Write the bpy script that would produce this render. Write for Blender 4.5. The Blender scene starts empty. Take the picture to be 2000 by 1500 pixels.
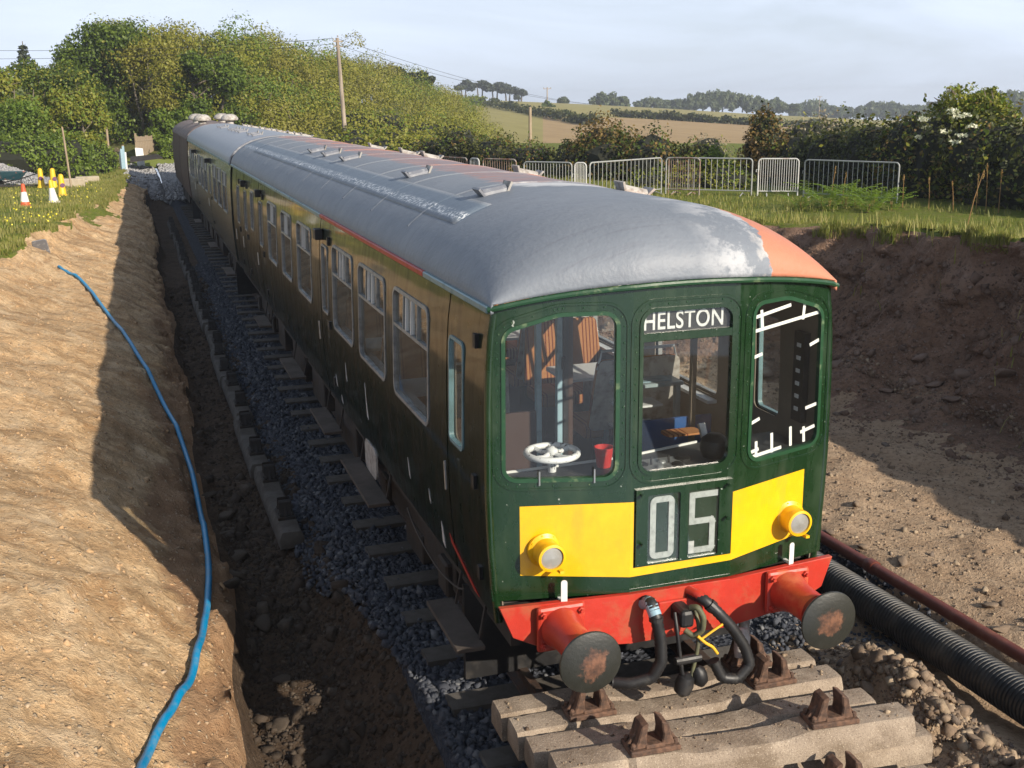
import bpy, bmesh, math, random
import numpy as np
from mathutils import Vector, Matrix
PI = math.pi
rad = math.radians
SC = bpy.context.scene
COL = SC.collection

# ------------------------------------------------------------------ camera, sky, sun, exposure
def setup():
    cd = bpy.data.cameras.new('camera')
    cam = bpy.data.objects.new('camera', cd); COL.objects.link(cam)
    yaw, pitch, roll = 0.3196, 0.2468, -0.0111
    f = Vector((math.sin(yaw)*math.cos(pitch), math.cos(yaw)*math.cos(pitch), -math.sin(pitch)))
    r = Vector((math.cos(yaw), -math.sin(yaw), 0)); u = r.cross(f)
    c, s = math.cos(roll), math.sin(roll)
    r2 = c*r+s*u; u2 = -s*r+c*u
    m = Matrix((r2, u2, -f)).transposed().to_4x4()
    m.translation = Vector((-3.4815, -6.8066, 4.6189))
    cam.matrix_world = m
    cd.sensor_width = 36; cd.lens = 36*2190.56/2000
    cd.clip_start = 0.1; cd.clip_end = 6000
    SC.camera = cam
    sun_az = Vector((0.457, -0.889, 0)).normalized()
    el = rad(24.5)
    to_sun = Vector((sun_az.x*math.cos(el), sun_az.y*math.cos(el), math.sin(el)))
    ld = bpy.data.lights.new('sun', 'SUN'); ld.energy = 5.0; ld.angle = rad(0.55); ld.color = (1.0, 0.89, 0.74)
    lo = bpy.data.objects.new('sun', ld); COL.objects.link(lo)
    lo.rotation_euler = to_sun.to_track_quat('Z', 'Y').to_euler(); lo.location = (30, -60, 40)
    w = bpy.data.worlds.new('World'); SC.world = w; w.use_nodes = True
    nt = w.node_tree; N = nt.nodes; L = nt.links; N.clear()
    out = N.new('ShaderNodeOutputWorld'); bg = N.new('ShaderNodeBackground'); bg.inputs[1].default_value = 0.06
    sky = N.new('ShaderNodeTexSky'); sky.sky_type = 'NISHITA'; sky.sun_disc = False
    sky.sun_elevation = el; sky.sun_rotation = math.atan2(to_sun.x, to_sun.y)
    sky.altitude = 30; sky.air_density = 1.0; sky.dust_density = 1.5; sky.ozone_density = 1.4
    # thin high cloud veil, laid out by sky direction
    tc = N.new('ShaderNodeTexCoord'); mp = N.new('ShaderNodeMapping')
    mp.inputs['Scale'].default_value = (1.0, 1.0, 5.0); mp.inputs['Rotation'].default_value = (0.06, 0.05, 0.4)
    no = N.new('ShaderNodeTexNoise'); no.inputs['Scale'].default_value = 2.3; no.inputs['Detail'].default_value = 6; no.inputs['Roughness'].default_value = .55
    no.inputs['Distortion'].default_value = .6
    cr = N.new('ShaderNodeValToRGB'); cr.color_ramp.elements[0].position = .34; cr.color_ramp.elements[1].position = .66
    cr.color_ramp.elements[0].color = (0, 0, 0, 1); cr.color_ramp.elements[1].color = (1, 1, 1, 1)
    mx = N.new('ShaderNodeMix'); mx.data_type = 'RGBA'; mx.inputs[7].default_value = (10.3, 11.6, 13.9, 1)
    sp = N.new('ShaderNodeSeparateXYZ'); L.new(tc.outputs['Generated'], sp.inputs[0])
    el_ = N.new('ShaderNodeMapRange'); el_.inputs[1].default_value = 0; el_.inputs[2].default_value = .8; el_.inputs[3].default_value = .68; el_.inputs[4].default_value = .05; L.new(sp.outputs[2], el_.inputs[0])
    ad = N.new('ShaderNodeMath'); ad.operation = 'MULTIPLY_ADD'; ad.inputs[1].default_value = .42; L.new(cr.outputs[0], ad.inputs[0]); L.new(el_.outputs[0], ad.inputs[2])
    L.new(tc.outputs['Generated'], mp.inputs[0]); L.new(mp.outputs[0], no.inputs['Vector']); L.new(no.outputs['Fac'], cr.inputs[0])
    L.new(ad.outputs[0], mx.inputs[0]); L.new(sky.outputs[0], mx.inputs[6]); L.new(mx.outputs[2], bg.inputs[0]); L.new(bg.outputs[0], out.inputs[0])
    vs = SC.view_settings; vs.view_transform = 'Standard'; vs.look = 'None'; vs.exposure = 0.5; vs.gamma = 1.0; vs.use_curve_mapping = False
    SC.render.engine = 'CYCLES'
    SC.cycles.use_denoising = True
    SC.cycles.max_bounces = 6; SC.cycles.diffuse_bounces = 2; SC.cycles.glossy_bounces = 4; SC.cycles.transparent_max_bounces = 10
    SC.cycles.caustics_reflective = False; SC.cycles.caustics_refractive = False
setup()

# ------------------------------------------------------------------ materials
class NT:
    def __init__(s, name):
        s.m = bpy.data.materials.new(name); s.m.use_nodes = True
        s.t = s.m.node_tree; s.t.nodes.clear()
        s.out = s.n('ShaderNodeOutputMaterial')
        s.tc = s.n('ShaderNodeTexCoord')
    def n(s, typ, **k):
        x = s.t.nodes.new(typ)
        for a, b in k.items(): setattr(x, a, b)
        return x
    def l(s, a, b): s.t.links.new(a, b)
    def noise(s, scale, detail=4, rough=.55, vec=None, dist=0, stretch=None):
        x = s.n('ShaderNodeTexNoise'); x.inputs['Scale'].default_value = scale; x.inputs['Detail'].default_value = detail
        x.inputs['Roughness'].default_value = rough; x.inputs['Distortion'].default_value = dist
        v = vec or s.tc.outputs['Object']
        if stretch:
            mp = s.n('ShaderNodeMapping'); mp.inputs['Scale'].default_value = stretch; s.l(v, mp.inputs[0]); v = mp.outputs[0]
        s.l(v, x.inputs['Vector']); return x.outputs['Fac']
    def voro(s, scale, feature='F1', out='Distance', vec=None):
        x = s.n('ShaderNodeTexVoronoi', feature=feature); x.inputs['Scale'].default_value = scale
        s.l(vec or s.tc.outputs['Object'], x.inputs['Vector']); return x.outputs[out]
    def ramp(s, fac, *stops):
        r = s.n('ShaderNodeValToRGB'); e = r.color_ramp.elements
        while len(e) < len(stops): e.new(.5)
        for el, (p, c) in zip(e, stops):
            el.position = p; el.color = (c if hasattr(c, '__len__') else (c, c, c)) + (1,) if not (hasattr(c, '__len__') and len(c) == 4) else c
        s.l(fac, r.inputs[0]); return r.outputs[0]
    def mix(s, fac, a, b, mode='MIX'):
        x = s.n('ShaderNodeMix', data_type='RGBA', blend_type=mode)
        for v, i in ((fac, 0), (a, 6), (b, 7)):
            if isinstance(v, (int, float)): x.inputs[i].default_value = v
            elif isinstance(v, tuple): x.inputs[i].default_value = v+(1,)
            else: s.l(v, x.inputs[i])
        return x.outputs[2]
    def math(s, op, a, b=None, clamp=False):
        x = s.n('ShaderNodeMath', operation=op); x.use_clamp = clamp
        for v, i in ((a, 0), (b, 1)):
            if v is None: continue
            if isinstance(v, (int, float)): x.inputs[i].default_value = v
            else: s.l(v, x.inputs[i])
        return x.outputs[0]
    def xyz(s, vec=None):
        x = s.n('ShaderNodeSeparateXYZ'); s.l(vec or s.tc.outputs['Object'], x.inputs[0]); return x.outputs
    def bump(s, h, strength=.4, dist=.02, nrm=None):
        b = s.n('ShaderNodeBump'); b.inputs['Strength'].default_value = strength; b.inputs['Distance'].default_value = dist
        s.l(h, b.inputs['Height'])
        if nrm: s.l(nrm, b.inputs['Normal'])
        return b.outputs[0]
    def bsdf(s, col, rough=.6, metal=0, nrm=None, spec=.5, coat=0, coatr=.1):
        b = s.n('ShaderNodeBsdfPrincipled')
        for v, k in ((col, 'Base Color'), (rough, 'Roughness'), (metal, 'Metallic')):
            if isinstance(v, (int, float)): b.inputs[k].default_value = v
            elif isinstance(v, tuple): b.inputs[k].default_value = v+(1,)
            else: s.l(v, b.inputs[k])
        b.inputs['Specular IOR Level'].default_value = spec
        b.inputs['Coat Weight'].default_value = coat; b.inputs['Coat Roughness'].default_value = coatr
        if nrm: s.l(nrm, b.inputs['Normal'])
        s.l(b.outputs[0], s.out.inputs[0]); return b
MATS = {}
def paint(name, c, rough=.4, metal=0, dirt=None, dscale=3, dlo=.5, dhi=.75, bs=40, bst=.08, spec=.5, coat=0, stretch=None, coatr=.1, speck=0):
    t = NT(name); col = c
    c2 = tuple(v*.72 for v in c); col = t.mix(t.noise(1.7, 3), c2, c)
    col = t.mix(t.ramp(t.noise(14, 4), (.45, 0.), (.8, .25)), col, tuple(min(1, v*1.25+.012) for v in c))
    r = t.math('ADD', t.math('MULTIPLY', t.noise(9, 4), .2), rough-.1)
    if dirt:
        m = t.ramp(t.noise(dscale, 6, .65, stretch=stretch), (dlo, 0.), (dhi, 1.))
        col = t.mix(m, col, dirt); r = t.math('ADD', r, t.math('MULTIPLY', m, .25))
    if speck: col = t.mix(t.ramp(t.noise(speck, 2, .5), (.74, 0.), (.76, .7)), col, (.4, .42, .38)); col = t.mix(t.ramp(t.noise(3.3, 6, .75, stretch=(1.6, 1.6, .35)), (.6, 0.), (.75, .55)), col, (.035, .032, .02))
    t.bsdf(col, r, metal, t.bump(t.noise(bs, 3), bst, .01), spec, coat, coatr)
    MATS[name] = t.m; return t.m
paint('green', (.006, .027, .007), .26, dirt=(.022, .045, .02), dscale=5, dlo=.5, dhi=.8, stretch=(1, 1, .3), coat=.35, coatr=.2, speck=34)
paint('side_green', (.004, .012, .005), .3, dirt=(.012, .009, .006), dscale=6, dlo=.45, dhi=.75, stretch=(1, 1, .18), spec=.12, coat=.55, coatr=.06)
paint('car_two_green', (.022, .03, .02), .42, dirt=(.05, .05, .036), dscale=5, dlo=.4, dhi=.75, stretch=(1, 1, .2), coat=.8, coatr=.15)
paint('yellow', (.86, .475, .004), .36, dirt=(.6, .3, .02), dscale=5, dlo=.52, dhi=.85, stretch=(1, 1, .3), coat=.3)
paint('red', (.47, .032, .016), .42, dirt=(.32, .09, .035), dscale=4, dlo=.5, dhi=.75, bst=.15)
paint('buffer_red', (.46, .036, .018), .45, dirt=(.5, .12, .05), dscale=5, dlo=.5, dhi=.7)
paint('buffer_face', (.013, .014, .011), .38, dirt=(.022, .02, .015), dscale=14, dlo=.4, dhi=.7, coat=.3, coatr=.3, bst=.2)
paint('black', (.01, .01, .011), .5, dirt=(.035, .03, .026), dscale=8, dlo=.5, dhi=.8)
paint('rubber', (.014, .014, .015), .5, dirt=(.06, .055, .045), dscale=10, dlo=.55, dhi=.85)
paint('under', (.018, .015, .013), .75, dirt=(.05, .035, .025), dscale=6, dlo=.45, dhi=.7)
paint('white', (.72, .73, .72), .45, dirt=(.45, .44, .4), dscale=6, dlo=.6, dhi=.8)
paint('chipped_white', (.74, .75, .76), .4, dirt=(.03, .03, .03), dscale=22, dlo=.58, dhi=.62)
paint('white_tape', (.62, .64, .58), .7)
paint('letter_white', (.7, .7, .68), .6, dirt=(.35, .35, .33), dscale=30, dlo=.5, dhi=.75)
paint('digit_white', (.52, .53, .5), .6, dirt=(.25, .26, .24), dscale=24, dlo=.45, dhi=.75)
paint('win_frame', (.3, .31, .31), .45, .3, dirt=(.08, .08, .08), dscale=9, dlo=.5, dhi=.8)
paint('hedge_core', (.012, .014, .006), .95)
paint('alu', (.45, .47, .48), .4, .7, dirt=(.2, .2, .19), dscale=9, dlo=.5, dhi=.8)
paint('sky_blue', (.28, .42, .5), .4, dirt=(.12, .16, .17), dscale=9, dlo=.55, dhi=.8)
paint('gutter_blue', (.16, .27, .3), .4, dirt=(.06, .1, .1), dscale=5, dlo=.5, dhi=.75)
paint('gutter_red', (.42, .03, .02), .45, dirt=(.2, .04, .03), dscale=6, dlo=.55, dhi=.8)
paint('gutter_green', (.015, .06, .025), .35, dirt=(.2, .25, .13), dscale=9, dlo=.56, dhi=.78)
paint('blue_panel', (.012, .09, .3), .5, dirt=(.03, .08, .2), dscale=4, dlo=.5, dhi=.8)
paint('desk', (.03, .031, .033), .55, dirt=(.12, .11, .1), dscale=9, dlo=.55, dhi=.8)
paint('table_white', (.7, .73, .75), .4)
paint('table_blue', (.27, .36, .4), .45, dirt=(.3, .36, .38), dscale=4, dlo=.5, dhi=.8)
paint('lining', (.2, .165, .125), .6, dirt=(.2, .18, .15), dscale=2, dlo=.5, dhi=.8)
paint('dark_wood', (.045, .02, .012), .5)
paint('floor_lino', (.05, .045, .04), .6)
paint('bucket_red', (.45, .02, .015), .45, dirt=(.3, .1, .08), dscale=18, dlo=.55, dhi=.75)
paint('cast_iron', (.06, .034, .023), .8, dirt=(.2, .11, .07), dscale=14, dlo=.4, dhi=.75, bst=.35, bs=60)
paint('rusty_iron', (.14, .055, .028), .85, dirt=(.24, .15, .1), dscale=8, dlo=.45, dhi=.75, bst=.3)
paint('rail_steel', (.05, .032, .024), .6, dirt=(.1, .05, .03), dscale=9)
paint('olive_iron', (.12, .12, .06), .6, dirt=(.04, .04, .03), dscale=14, dlo=.45, dhi=.7)
paint('rope_yellow', (.75, .42, .02), .7)
paint('pipe_black', (.012, .014, .017), .45, dirt=(.09, .08, .065), dscale=3, dlo=.45, dhi=.8)
paint('pipe_brown', (.15, .035, .02), .5, dirt=(.24, .1, .06), dscale=5, dlo=.5, dhi=.8)
paint('hose_blue', (.0, .25, .52), .42, dirt=(.2, .26, .28), dscale=7, dlo=.5, dhi=.85)
paint('galv', (.42, .43, .42), .5, .35, dirt=(.22, .11, .05), dscale=6, dlo=.58, dhi=.72)
paint('galv_rusty', (.36, .33, .3), .6, .1, dirt=(.2, .08, .035), dscale=5, dlo=.42, dhi=.62)
paint('galv_white', (.6, .6, .58), .5, .1, dirt=(.28, .16, .1), dscale=6, dlo=.55, dhi=.7)
paint('vent_grey', (.2, .21, .24), .5, dirt=(.4, .41, .42), dscale=11, dlo=.52, dhi=.75)
paint('vent_pale', (.45, .43, .4), .6, dirt=(.2, .17, .15), dscale=9, dlo=.45, dhi=.65)
paint('brown_van', (.085, .052, .038), .7, dirt=(.15, .1, .07), dscale=5, dlo=.45, dhi=.75, stretch=(1, 1, .15))
paint('van_roof', (.14, .1, .09), .75, dirt=(.3, .26, .25), dscale=3, dlo=.45, dhi=.75)
paint('cone_orange', (.62, .1, .03), .55, dirt=(.45, .2, .12), dscale=6, dlo=.6, dhi=.85)
paint('cone_white', (.78, .76, .72), .5, dirt=(.5, .42, .34), dscale=5, dlo=.58, dhi=.85)
paint('cone_yellow', (.78, .5, .02), .5, dirt=(.55, .35, .05), dscale=6, dlo=.6, dhi=.85)
paint('post_wood', (.36, .28, .19), .8, dirt=(.18, .13, .09), dscale=7, dlo=.45, dhi=.75, stretch=(1, 1, .2))
paint('pole_wood', (.36, .3, .24), .85, dirt=(.12, .09, .07), dscale=5, dlo=.45, dhi=.75, stretch=(1, 1, .1))
paint('bark', (.09, .07, .05), .9, dirt=(.16, .14, .11), dscale=6, dlo=.4, dhi=.7, bst=.4)
paint('bark_pale', (.2, .17, .12), .9, dirt=(.1, .08, .06), dscale=6, dlo=.4, dhi=.7, bst=.4)
paint('timber', (.085, .065, .05), .85, dirt=(.045, .035, .028), dscale=4, dlo=.4, dhi=.75, bst=.3)
paint('sleeper_concrete', (.1, .09, .078), .9, dirt=(.05, .04, .032), dscale=5, dlo=.4, dhi=.75, bst=.3, bs=80)
paint('lens', (.3, .3, .28), .12, dirt=(.2, .19, .16), dscale=9, coat=1)
paint('wire_black', (.012, .012, .012), .6)
paint('block_stone', (.42, .36, .27), .9, dirt=(.28, .23, .17), dscale=6, dlo=.45, dhi=.75)
paint('barrow_blue', (.012, .05, .065), .5, dirt=(.3, .1, .06), dscale=5, dlo=.55, dhi=.7)
paint('purple', (.12, .03, .1), .6)
paint('paint_scar', (.55, .55, .55), .6)

def m_concrete():
    t = NT('concrete')
    oi = t.n('ShaderNodeObjectInfo'); va = t.n('ShaderNodeVectorMath', operation='ADD'); t.l(t.tc.outputs['Object'], va.inputs[0]); t.l(oi.outputs['Location'], va.inputs[1])
    big = t.noise(2.2, 5, .6, vec=va.outputs[0]); fine = t.noise(45, 5, .7); pits = t.voro(30)
    col = t.mix(t.ramp(big, (.3, 0.), (.7, 1.)), (.21, .165, .125), (.42, .345, .265))
    col = t.mix(t.ramp(fine, (.35, 0.), (.7, 1.)), t.mix(.45, col, (.22, .17, .13)), col)
    col = t.mix(t.ramp(t.noise(3.1, 6, .7, vec=va.outputs[0]), (.46, 0.), (.66, .8)), col, (.15, .11, .075))
    sp = t.noise(120, 2, .5); col = t.mix(t.ramp(sp, (.6, 0.), (.66, .7)), col, (.12, .09, .07)); col = t.mix(t.ramp(sp, (.3, .6), (.36, 0.)), col, (.66, .57, .45))
    h = t.math('ADD', fine, t.ramp(pits, (.0, 0.), (.12, 1.)))
    t.bsdf(col, .9, 0, t.bump(h, .6, .015), .3); MATS['concrete'] = t.m
m_concrete()

def m_glass(name, dust=.05, tint=(.93, .95, .95)):
    t = NT(name)
    tr = t.n('ShaderNodeBsdfTransparent'); tr.inputs[0].default_value = tint+(1,)
    gl = t.n('ShaderNodeBsdfGlossy'); gl.inputs['Roughness'].default_value = .03
    lw = t.n('ShaderNodeLayerWeight'); lw.inputs[0].default_value = .5; fz = t.math('MULTIPLY_ADD', t.math('POWER', lw.outputs['Facing'], 5.), .9); t.t.nodes[-1].inputs[2].default_value = .035
    m1 = t.n('ShaderNodeMixShader'); t.l(fz, m1.inputs[0]); t.l(tr.outputs[0], m1.inputs[1]); t.l(gl.outputs[0], m1.inputs[2])
    df = t.n('ShaderNodeBsdfDiffuse'); df.inputs[0].default_value = (.5, .47, .42, 1)
    d = t.math('MULTIPLY', t.ramp(t.noise(3.5, 6, .7, stretch=(1, 1, .45)), (.3, .25), (.8, 1.)), dust*2)
    m2 = t.n('ShaderNodeMixShader'); t.l(d, m2.inputs[0]); t.l(m1.outputs[0], m2.inputs[1]); t.l(df.outputs[0], m2.inputs[2])
    t.l(m2.outputs[0], t.out.inputs[0]); MATS[name] = t.m
m_glass('glass', .004, (.97, .98, .97)); m_glass('glass_side', .04, (.88, .9, .89)); m_glass('glass_clear', .02, (.95, .96, .95)); m_glass('glass_sign', .012)

def m_roof():
    t = NT('roof_paint')
    x, y, z = t.xyz()
    grey = t.mix(t.noise(1.1, 4), (.135, .158, .19), (.21, .228, .255))
    grey = t.mix(t.ramp(t.noise(16, 5, .7), (.45, 0.), (.75, .35)), grey, (.13, .14, .165))
    # fine streaks across the roof
    st = t.ramp(t.noise(1, 5, .7, stretch=(1.2, 22, 1.2)), (.55, 0.), (.72, .5))
    grey = t.mix(st, grey, (.12, .125, .15))
    # patched strip along the cornice on the near side, with worn white flecks
    band = t.math('MULTIPLY', t.ramp(t.math('ABSOLUTE', t.math('ADD', x, .88)), (.09, 1.), (.16, 0.)), t.ramp(y, (.0, 0.), (.02, 0.), (1., 1.)))
    bandm = t.math('MULTIPLY', t.ramp(t.math('ABSOLUTE', t.math('ADD', x, .9)), (.1, 1.), (.15, 0.)), t.math('GREATER_THAN', y, 1.9))
    grey = t.mix(t.math('MULTIPLY', bandm, .75), grey, (.11, .15, .2))
    fl = t.math('MULTIPLY', t.ramp(t.math('ABSOLUTE', t.math('ADD', x, .97)), (.025, 1.), (.06, 0.)), t.ramp(t.noise(26, 5, .7), (.5, 0.), (.58, 1.)))
    grey = t.mix(t.math('MULTIPLY', fl, t.math('GREATER_THAN', y, 1.9)), grey, (.62, .65, .68))
    # white flaking flecks
    grey = t.mix(t.ramp(t.noise(11, 6, .8), (.72, 0.), (.735, .8)), grey, (.6, .62, .63))
    grey = t.mix(t.ramp(t.noise(9, 4, .6, stretch=(1, 4, 1)), (.73, 0.), (.75, .8)), grey, (.07, .07, .08))
    # red oxide on the sunny side: x beyond a ragged edge, clean again round the dome shoulder
    n1 = t.math('MULTIPLY', t.math('SUBTRACT', t.noise(1.6, 5, .65), .5), 1.5)
    st2 = t.math('MULTIPLY', t.math('SUBTRACT', t.noise(1, 5, .7, stretch=(.8, 12, .8)), .5), 1.2)
    far = t.math('ADD', t.math('ADD', t.math('ADD', x, .28), t.math('MULTIPLY', n1, .25)), t.math('MULTIPLY', st2, .45))
    ym = t.math('ADD', y, t.math('MULTIPLY', n1, .5))
    red_far = t.math('MULTIPLY', t.ramp(far, (-.02, 0.), (.06, 1.)), t.ramp(t.math('MULTIPLY', ym, .1), (.29, 0.), (.33, 1.)))
    edge = t.math('ADD', t.math('ADD', x, t.math('MULTIPLY', n1, .2)), t.math('MULTIPLY', t.math('SUBTRACT', t.noise(14, 5, .7), .5), .22))
    yshift = t.math('MULTIPLY', y, .1)
    red_dome = t.math('MULTIPLY', t.ramp(t.math('ADD', edge, yshift), (.70, 0.), (.715, 1.)), t.math('LESS_THAN', y, 2.2))
    rc = t.mix(t.noise(5, 5, .6), (.27, .125, .1), (.38, .2, .16))
    rc = t.mix(t.ramp(st2, (.05, 0.), (.2, .75)), rc, (.5, .45, .43))
    rc = t.mix(t.ramp(t.noise(2.2, 5, .7, stretch=(.7, 6, .7)), (.47, .8), (.56, 0.)), rc, grey)
    rc2 = t.mix(t.noise(3, 5, .6), (.42, .155, .09), (.5, .2, .12))
    rc2 = t.mix(t.ramp(t.noise(5.2, 5, .6), (.68, 0.), (.7, .7)), rc2, (.45, .42, .35))
    wh = t.math('MULTIPLY', t.ramp(t.math('ABSOLUTE', t.math('ADD', t.math('SUBTRACT', ym, 2.75), t.math('MULTIPLY', x, .3))), (.18, .85), (.3, 0.)), t.ramp(far, (-.02, 0.), (.1, 1.)))
    chalk = t.math('MULTIPLY', t.math('MULTIPLY', t.ramp(t.noise(2.6, 6, .7), (.46, 0.), (.54, .75)), t.ramp(t.math('ADD', x, t.math('MULTIPLY', n1, .2)), (.1, 0.), (.35, 1.))), t.math('LESS_THAN', y, 1.1))
    grey = t.mix(chalk, grey, (.4, .41, .43))
    col = t.mix(red_far, grey, rc); col = t.mix(wh, col, (.55, .55, .55)); col = t.mix(red_dome, col, rc2)
    halo = t.math('MULTIPLY', t.math('MULTIPLY', t.ramp(t.math('ADD', edge, yshift), (.60, 0.), (.69, .55), (.70, .55), (.715, 0.)), t.ramp(t.noise(7, 4), (.5, 0.), (.56, 1.))), t.math('LESS_THAN', y, 2.2))
    col = t.mix(halo, col, (.55, .52, .49))
    rough = t.math('ADD', t.math('MULTIPLY', t.noise(6, 4), .2), .3)
    h = t.math('ADD', t.noise(28, 4), t.math('MULTIPLY', t.noise(3, 3), 2.))
    t.bsdf(col, t.math('ADD', rough, .14), 0, t.bump(h, .25, .02), .4, .0, .25); MATS['roof_paint'] = t.m
m_roof()

def m_buffer_rust():
    t = NT('buffer_disc')
    x, y, z = t.xyz(t.tc.outputs['Object'])
    oi = t.n('ShaderNodeObjectInfo'); va = t.n('ShaderNodeVectorMath', operation='ADD'); t.l(t.tc.outputs['Object'], va.inputs[0]); t.l(oi.outputs['Location'], va.inputs[1])
    n = t.math('MULTIPLY', t.math('SUBTRACT', t.noise(6, 6, .7, vec=va.outputs[0]), .5), .42)
    r = t.math('ADD', t.math('POWER', t.math('ADD', t.math('POWER', x, 2.), t.math('POWER', z, 2.)), .5), n)
    m = t.ramp(r, (.07, 1.), (.1, 0.))
    col = t.mix(t.noise(20, 5), (.012, .013, .01), (.03, .03, .024))
    col = t.mix(m, col, t.mix(t.ramp(t.noise(16, 5, .6), (.35, 0.), (.7, 1.)), (.05, .028, .02), (.2, .095, .055)))
    t.bsdf(col, .42, 0, t.bump(t.noise(50, 4), .25, .01), .5, .2, .3); MATS['buffer_disc'] = t.m
m_buffer_rust()

def m_fabric():
    t = NT('seat_fabric')
    x, y, z = t.xyz(t.tc.outputs['Object'])
    w = t.math('SINE', t.math('MULTIPLY', x, 160.))
    wid = t.ramp(t.math('ABSOLUTE', t.math('SINE', t.math('MULTIPLY', x, 7.))), (.5, 0.), (.55, 1.))
    col = t.mix(t.noise(30, 4), (.3, .13, .05), (.38, .18, .075))
    col = t.mix(t.math('MULTIPLY', t.ramp(w, (.4, 0.), (.6, 1.)), wid), col, (.13, .03, .012))
    t.bsdf(col, .9, 0, t.bump(t.noise(120, 3), .3, .005), .2); MATS['seat_fabric'] = t.m
m_fabric()

def m_earth(name, pal, stonecol, sscale=7., bst=.7, streak=0, low_shade=0):
    t = NT(name)
    n0 = t.noise(.45, 4, .6); n1 = t.noise(2.3, 6, .7); n2 = t.noise(14, 5, .75)
    a, b, c = pal
    col = t.mix(t.ramp(n0, (.38, 0.), (.62, 1.)), a, b)
    col = t.mix(t.ramp(n1, (.4, 0.), (.65, 1.)), col, c)
    col = t.mix(t.ramp(n2, (.38, .55), (.52, 0.)), col, tuple(v*.45 for v in a))
    if streak:
        sk = t.noise(1, 5, .65, stretch=(.9, 1.9, .9), dist=.8)
        col = t.mix(t.math('MULTIPLY', t.ramp(sk, (.38, 1.), (.52, 0.)), streak), col, tuple(v*.5 for v in a))
        col = t.mix(t.math('MULTIPLY', t.ramp(t.noise(.9, 5, .7), (.55, 0.), (.68, 1.)), streak*.8), col, tuple(v*k for v, k in zip(c, (1.12, 1.16, 1.25))))
        col = t.mix(t.math('MULTIPLY', t.ramp(t.noise(1.3, 6, .75, dist=.5), (.54, 0.), (.64, .8)), streak), col, tuple(v*k for v, k in zip(a, (.6, .52, .45))))
    if low_shade:  # lower bank's shade painted into the soil as a darker red-brown
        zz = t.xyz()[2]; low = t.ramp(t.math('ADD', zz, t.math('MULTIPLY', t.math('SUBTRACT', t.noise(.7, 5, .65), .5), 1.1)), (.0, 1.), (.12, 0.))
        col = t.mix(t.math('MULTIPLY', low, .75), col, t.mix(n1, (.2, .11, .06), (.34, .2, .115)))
    vo = t.n('ShaderNodeTexVoronoi'); vo.inputs['Scale'].default_value = sscale*3
    wv = t.n('ShaderNodeMix', data_type='VECTOR'); wv.inputs[0].default_value = .06
    nz = t.n('ShaderNodeTexNoise'); nz.inputs['Scale'].default_value = 9
    t.l(t.tc.outputs['Object'], nz.inputs['Vector'])
    t.l(t.tc.outputs['Object'], wv.inputs[4]); t.l(nz.outputs['Color'], wv.inputs[5]); t.l(wv.outputs[1], vo.inputs['Vector'])
    sep = t.n('ShaderNodeSeparateColor'); t.l(vo.outputs['Color'], sep.inputs[0])
    sm = t.math('MULTIPLY', t.math('GREATER_THAN', sep.outputs[0], .72), t.ramp(vo.outputs['Distance'], (.22, 1.), (.34, 0.)))
    col = t.mix(t.math('MULTIPLY', sm, .7), col, t.mix(sep.outputs[1], stonecol, tuple(v*.6 for v in stonecol)))
    h = t.math('ADD', t.math('MULTIPLY', n1, 1.1), t.math('ADD', t.math('MULTIPLY', n2, 1.3), t.math('MULTIPLY', sm, .5)))
    h = t.math('ADD', h, t.math('MULTIPLY', t.noise(55, 3, .7), .45))
    t.bsdf(col, .95, 0, t.bump(h, bst, .06), .15); MATS[name] = t.m
m_earth('earth', ((.58, .375, .2), (.53, .355, .195), (.66, .49, .3)), (.66, .54, .39), streak=.8, bst=.8, low_shade=1)
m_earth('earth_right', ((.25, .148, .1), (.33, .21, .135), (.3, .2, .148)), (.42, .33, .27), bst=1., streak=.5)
m_earth('earth_floor', ((.32, .22, .14), (.39, .275, .18), (.44, .325, .22)), (.5, .39, .29), 9)
m_earth('ditch_earth', ((.06, .04, .026), (.085, .057, .037), (.1, .07, .048)), (.16, .13, .1), 6)  # soil colour set extra dark to deepen the shade of the ditch

def m_rock(name, cols):
    t = NT(name)
    g = t.n('ShaderNodeNewGeometry')
    col = t.ramp(g.outputs['Random Per Island'], *[(i/(len(cols)-1), c) for i, c in enumerate(cols)])
    oi = t.n('ShaderNodeObjectInfo')
    col = t.mix(t.math('MULTIPLY', oi.outputs['Random'], .35), col, cols[0])
    col = t.mix(t.ramp(t.noise(22, 5, .7), (.4, 0.), (.7, .5)), col, tuple(v*.5 for v in cols[0]))
    t.bsdf(col, .9, 0, t.bump(t.noise(40, 5, .7), .4, .02), .2); MATS[name] = t.m
m_rock('rock_brown', [(.12, .085, .06), (.25, .18, .125), (.18, .13, .09), (.42, .33, .23), (.3, .22, .15), (.16, .13, .11)])
m_rock('clod', [(.45, .29, .155), (.53, .355, .2), (.4, .26, .145), (.58, .41, .25)])
m_rock('rock_sand', [(.3, .2, .12), (.42, .3, .19), (.52, .41, .29), (.36, .25, .16)])
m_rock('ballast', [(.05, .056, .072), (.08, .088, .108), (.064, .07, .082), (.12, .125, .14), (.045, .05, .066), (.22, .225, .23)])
m_rock('gravel_pale', [(.26, .26, .27), (.36, .36, .36), (.3, .3, .31), (.46, .45, .43)])
t_ = NT('ballast_bed'); t_.bsdf(t_.mix(t_.voro(16, out='Color'), (.022, .025, .033), (.06, .065, .08)), .95, 0, t_.bump(t_.voro(22), .8, .05), .2); MATS['ballast_bed'] = t_.m
t_ = NT('gravel_bed'); t_.bsdf(t_.mix(t_.noise(30, 4), (.18, .18, .19), (.33, .33, .33)), .95, 0, t_.bump(t_.voro(18), .8, .05), .2); MATS['gravel_bed'] = t_.m

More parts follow.
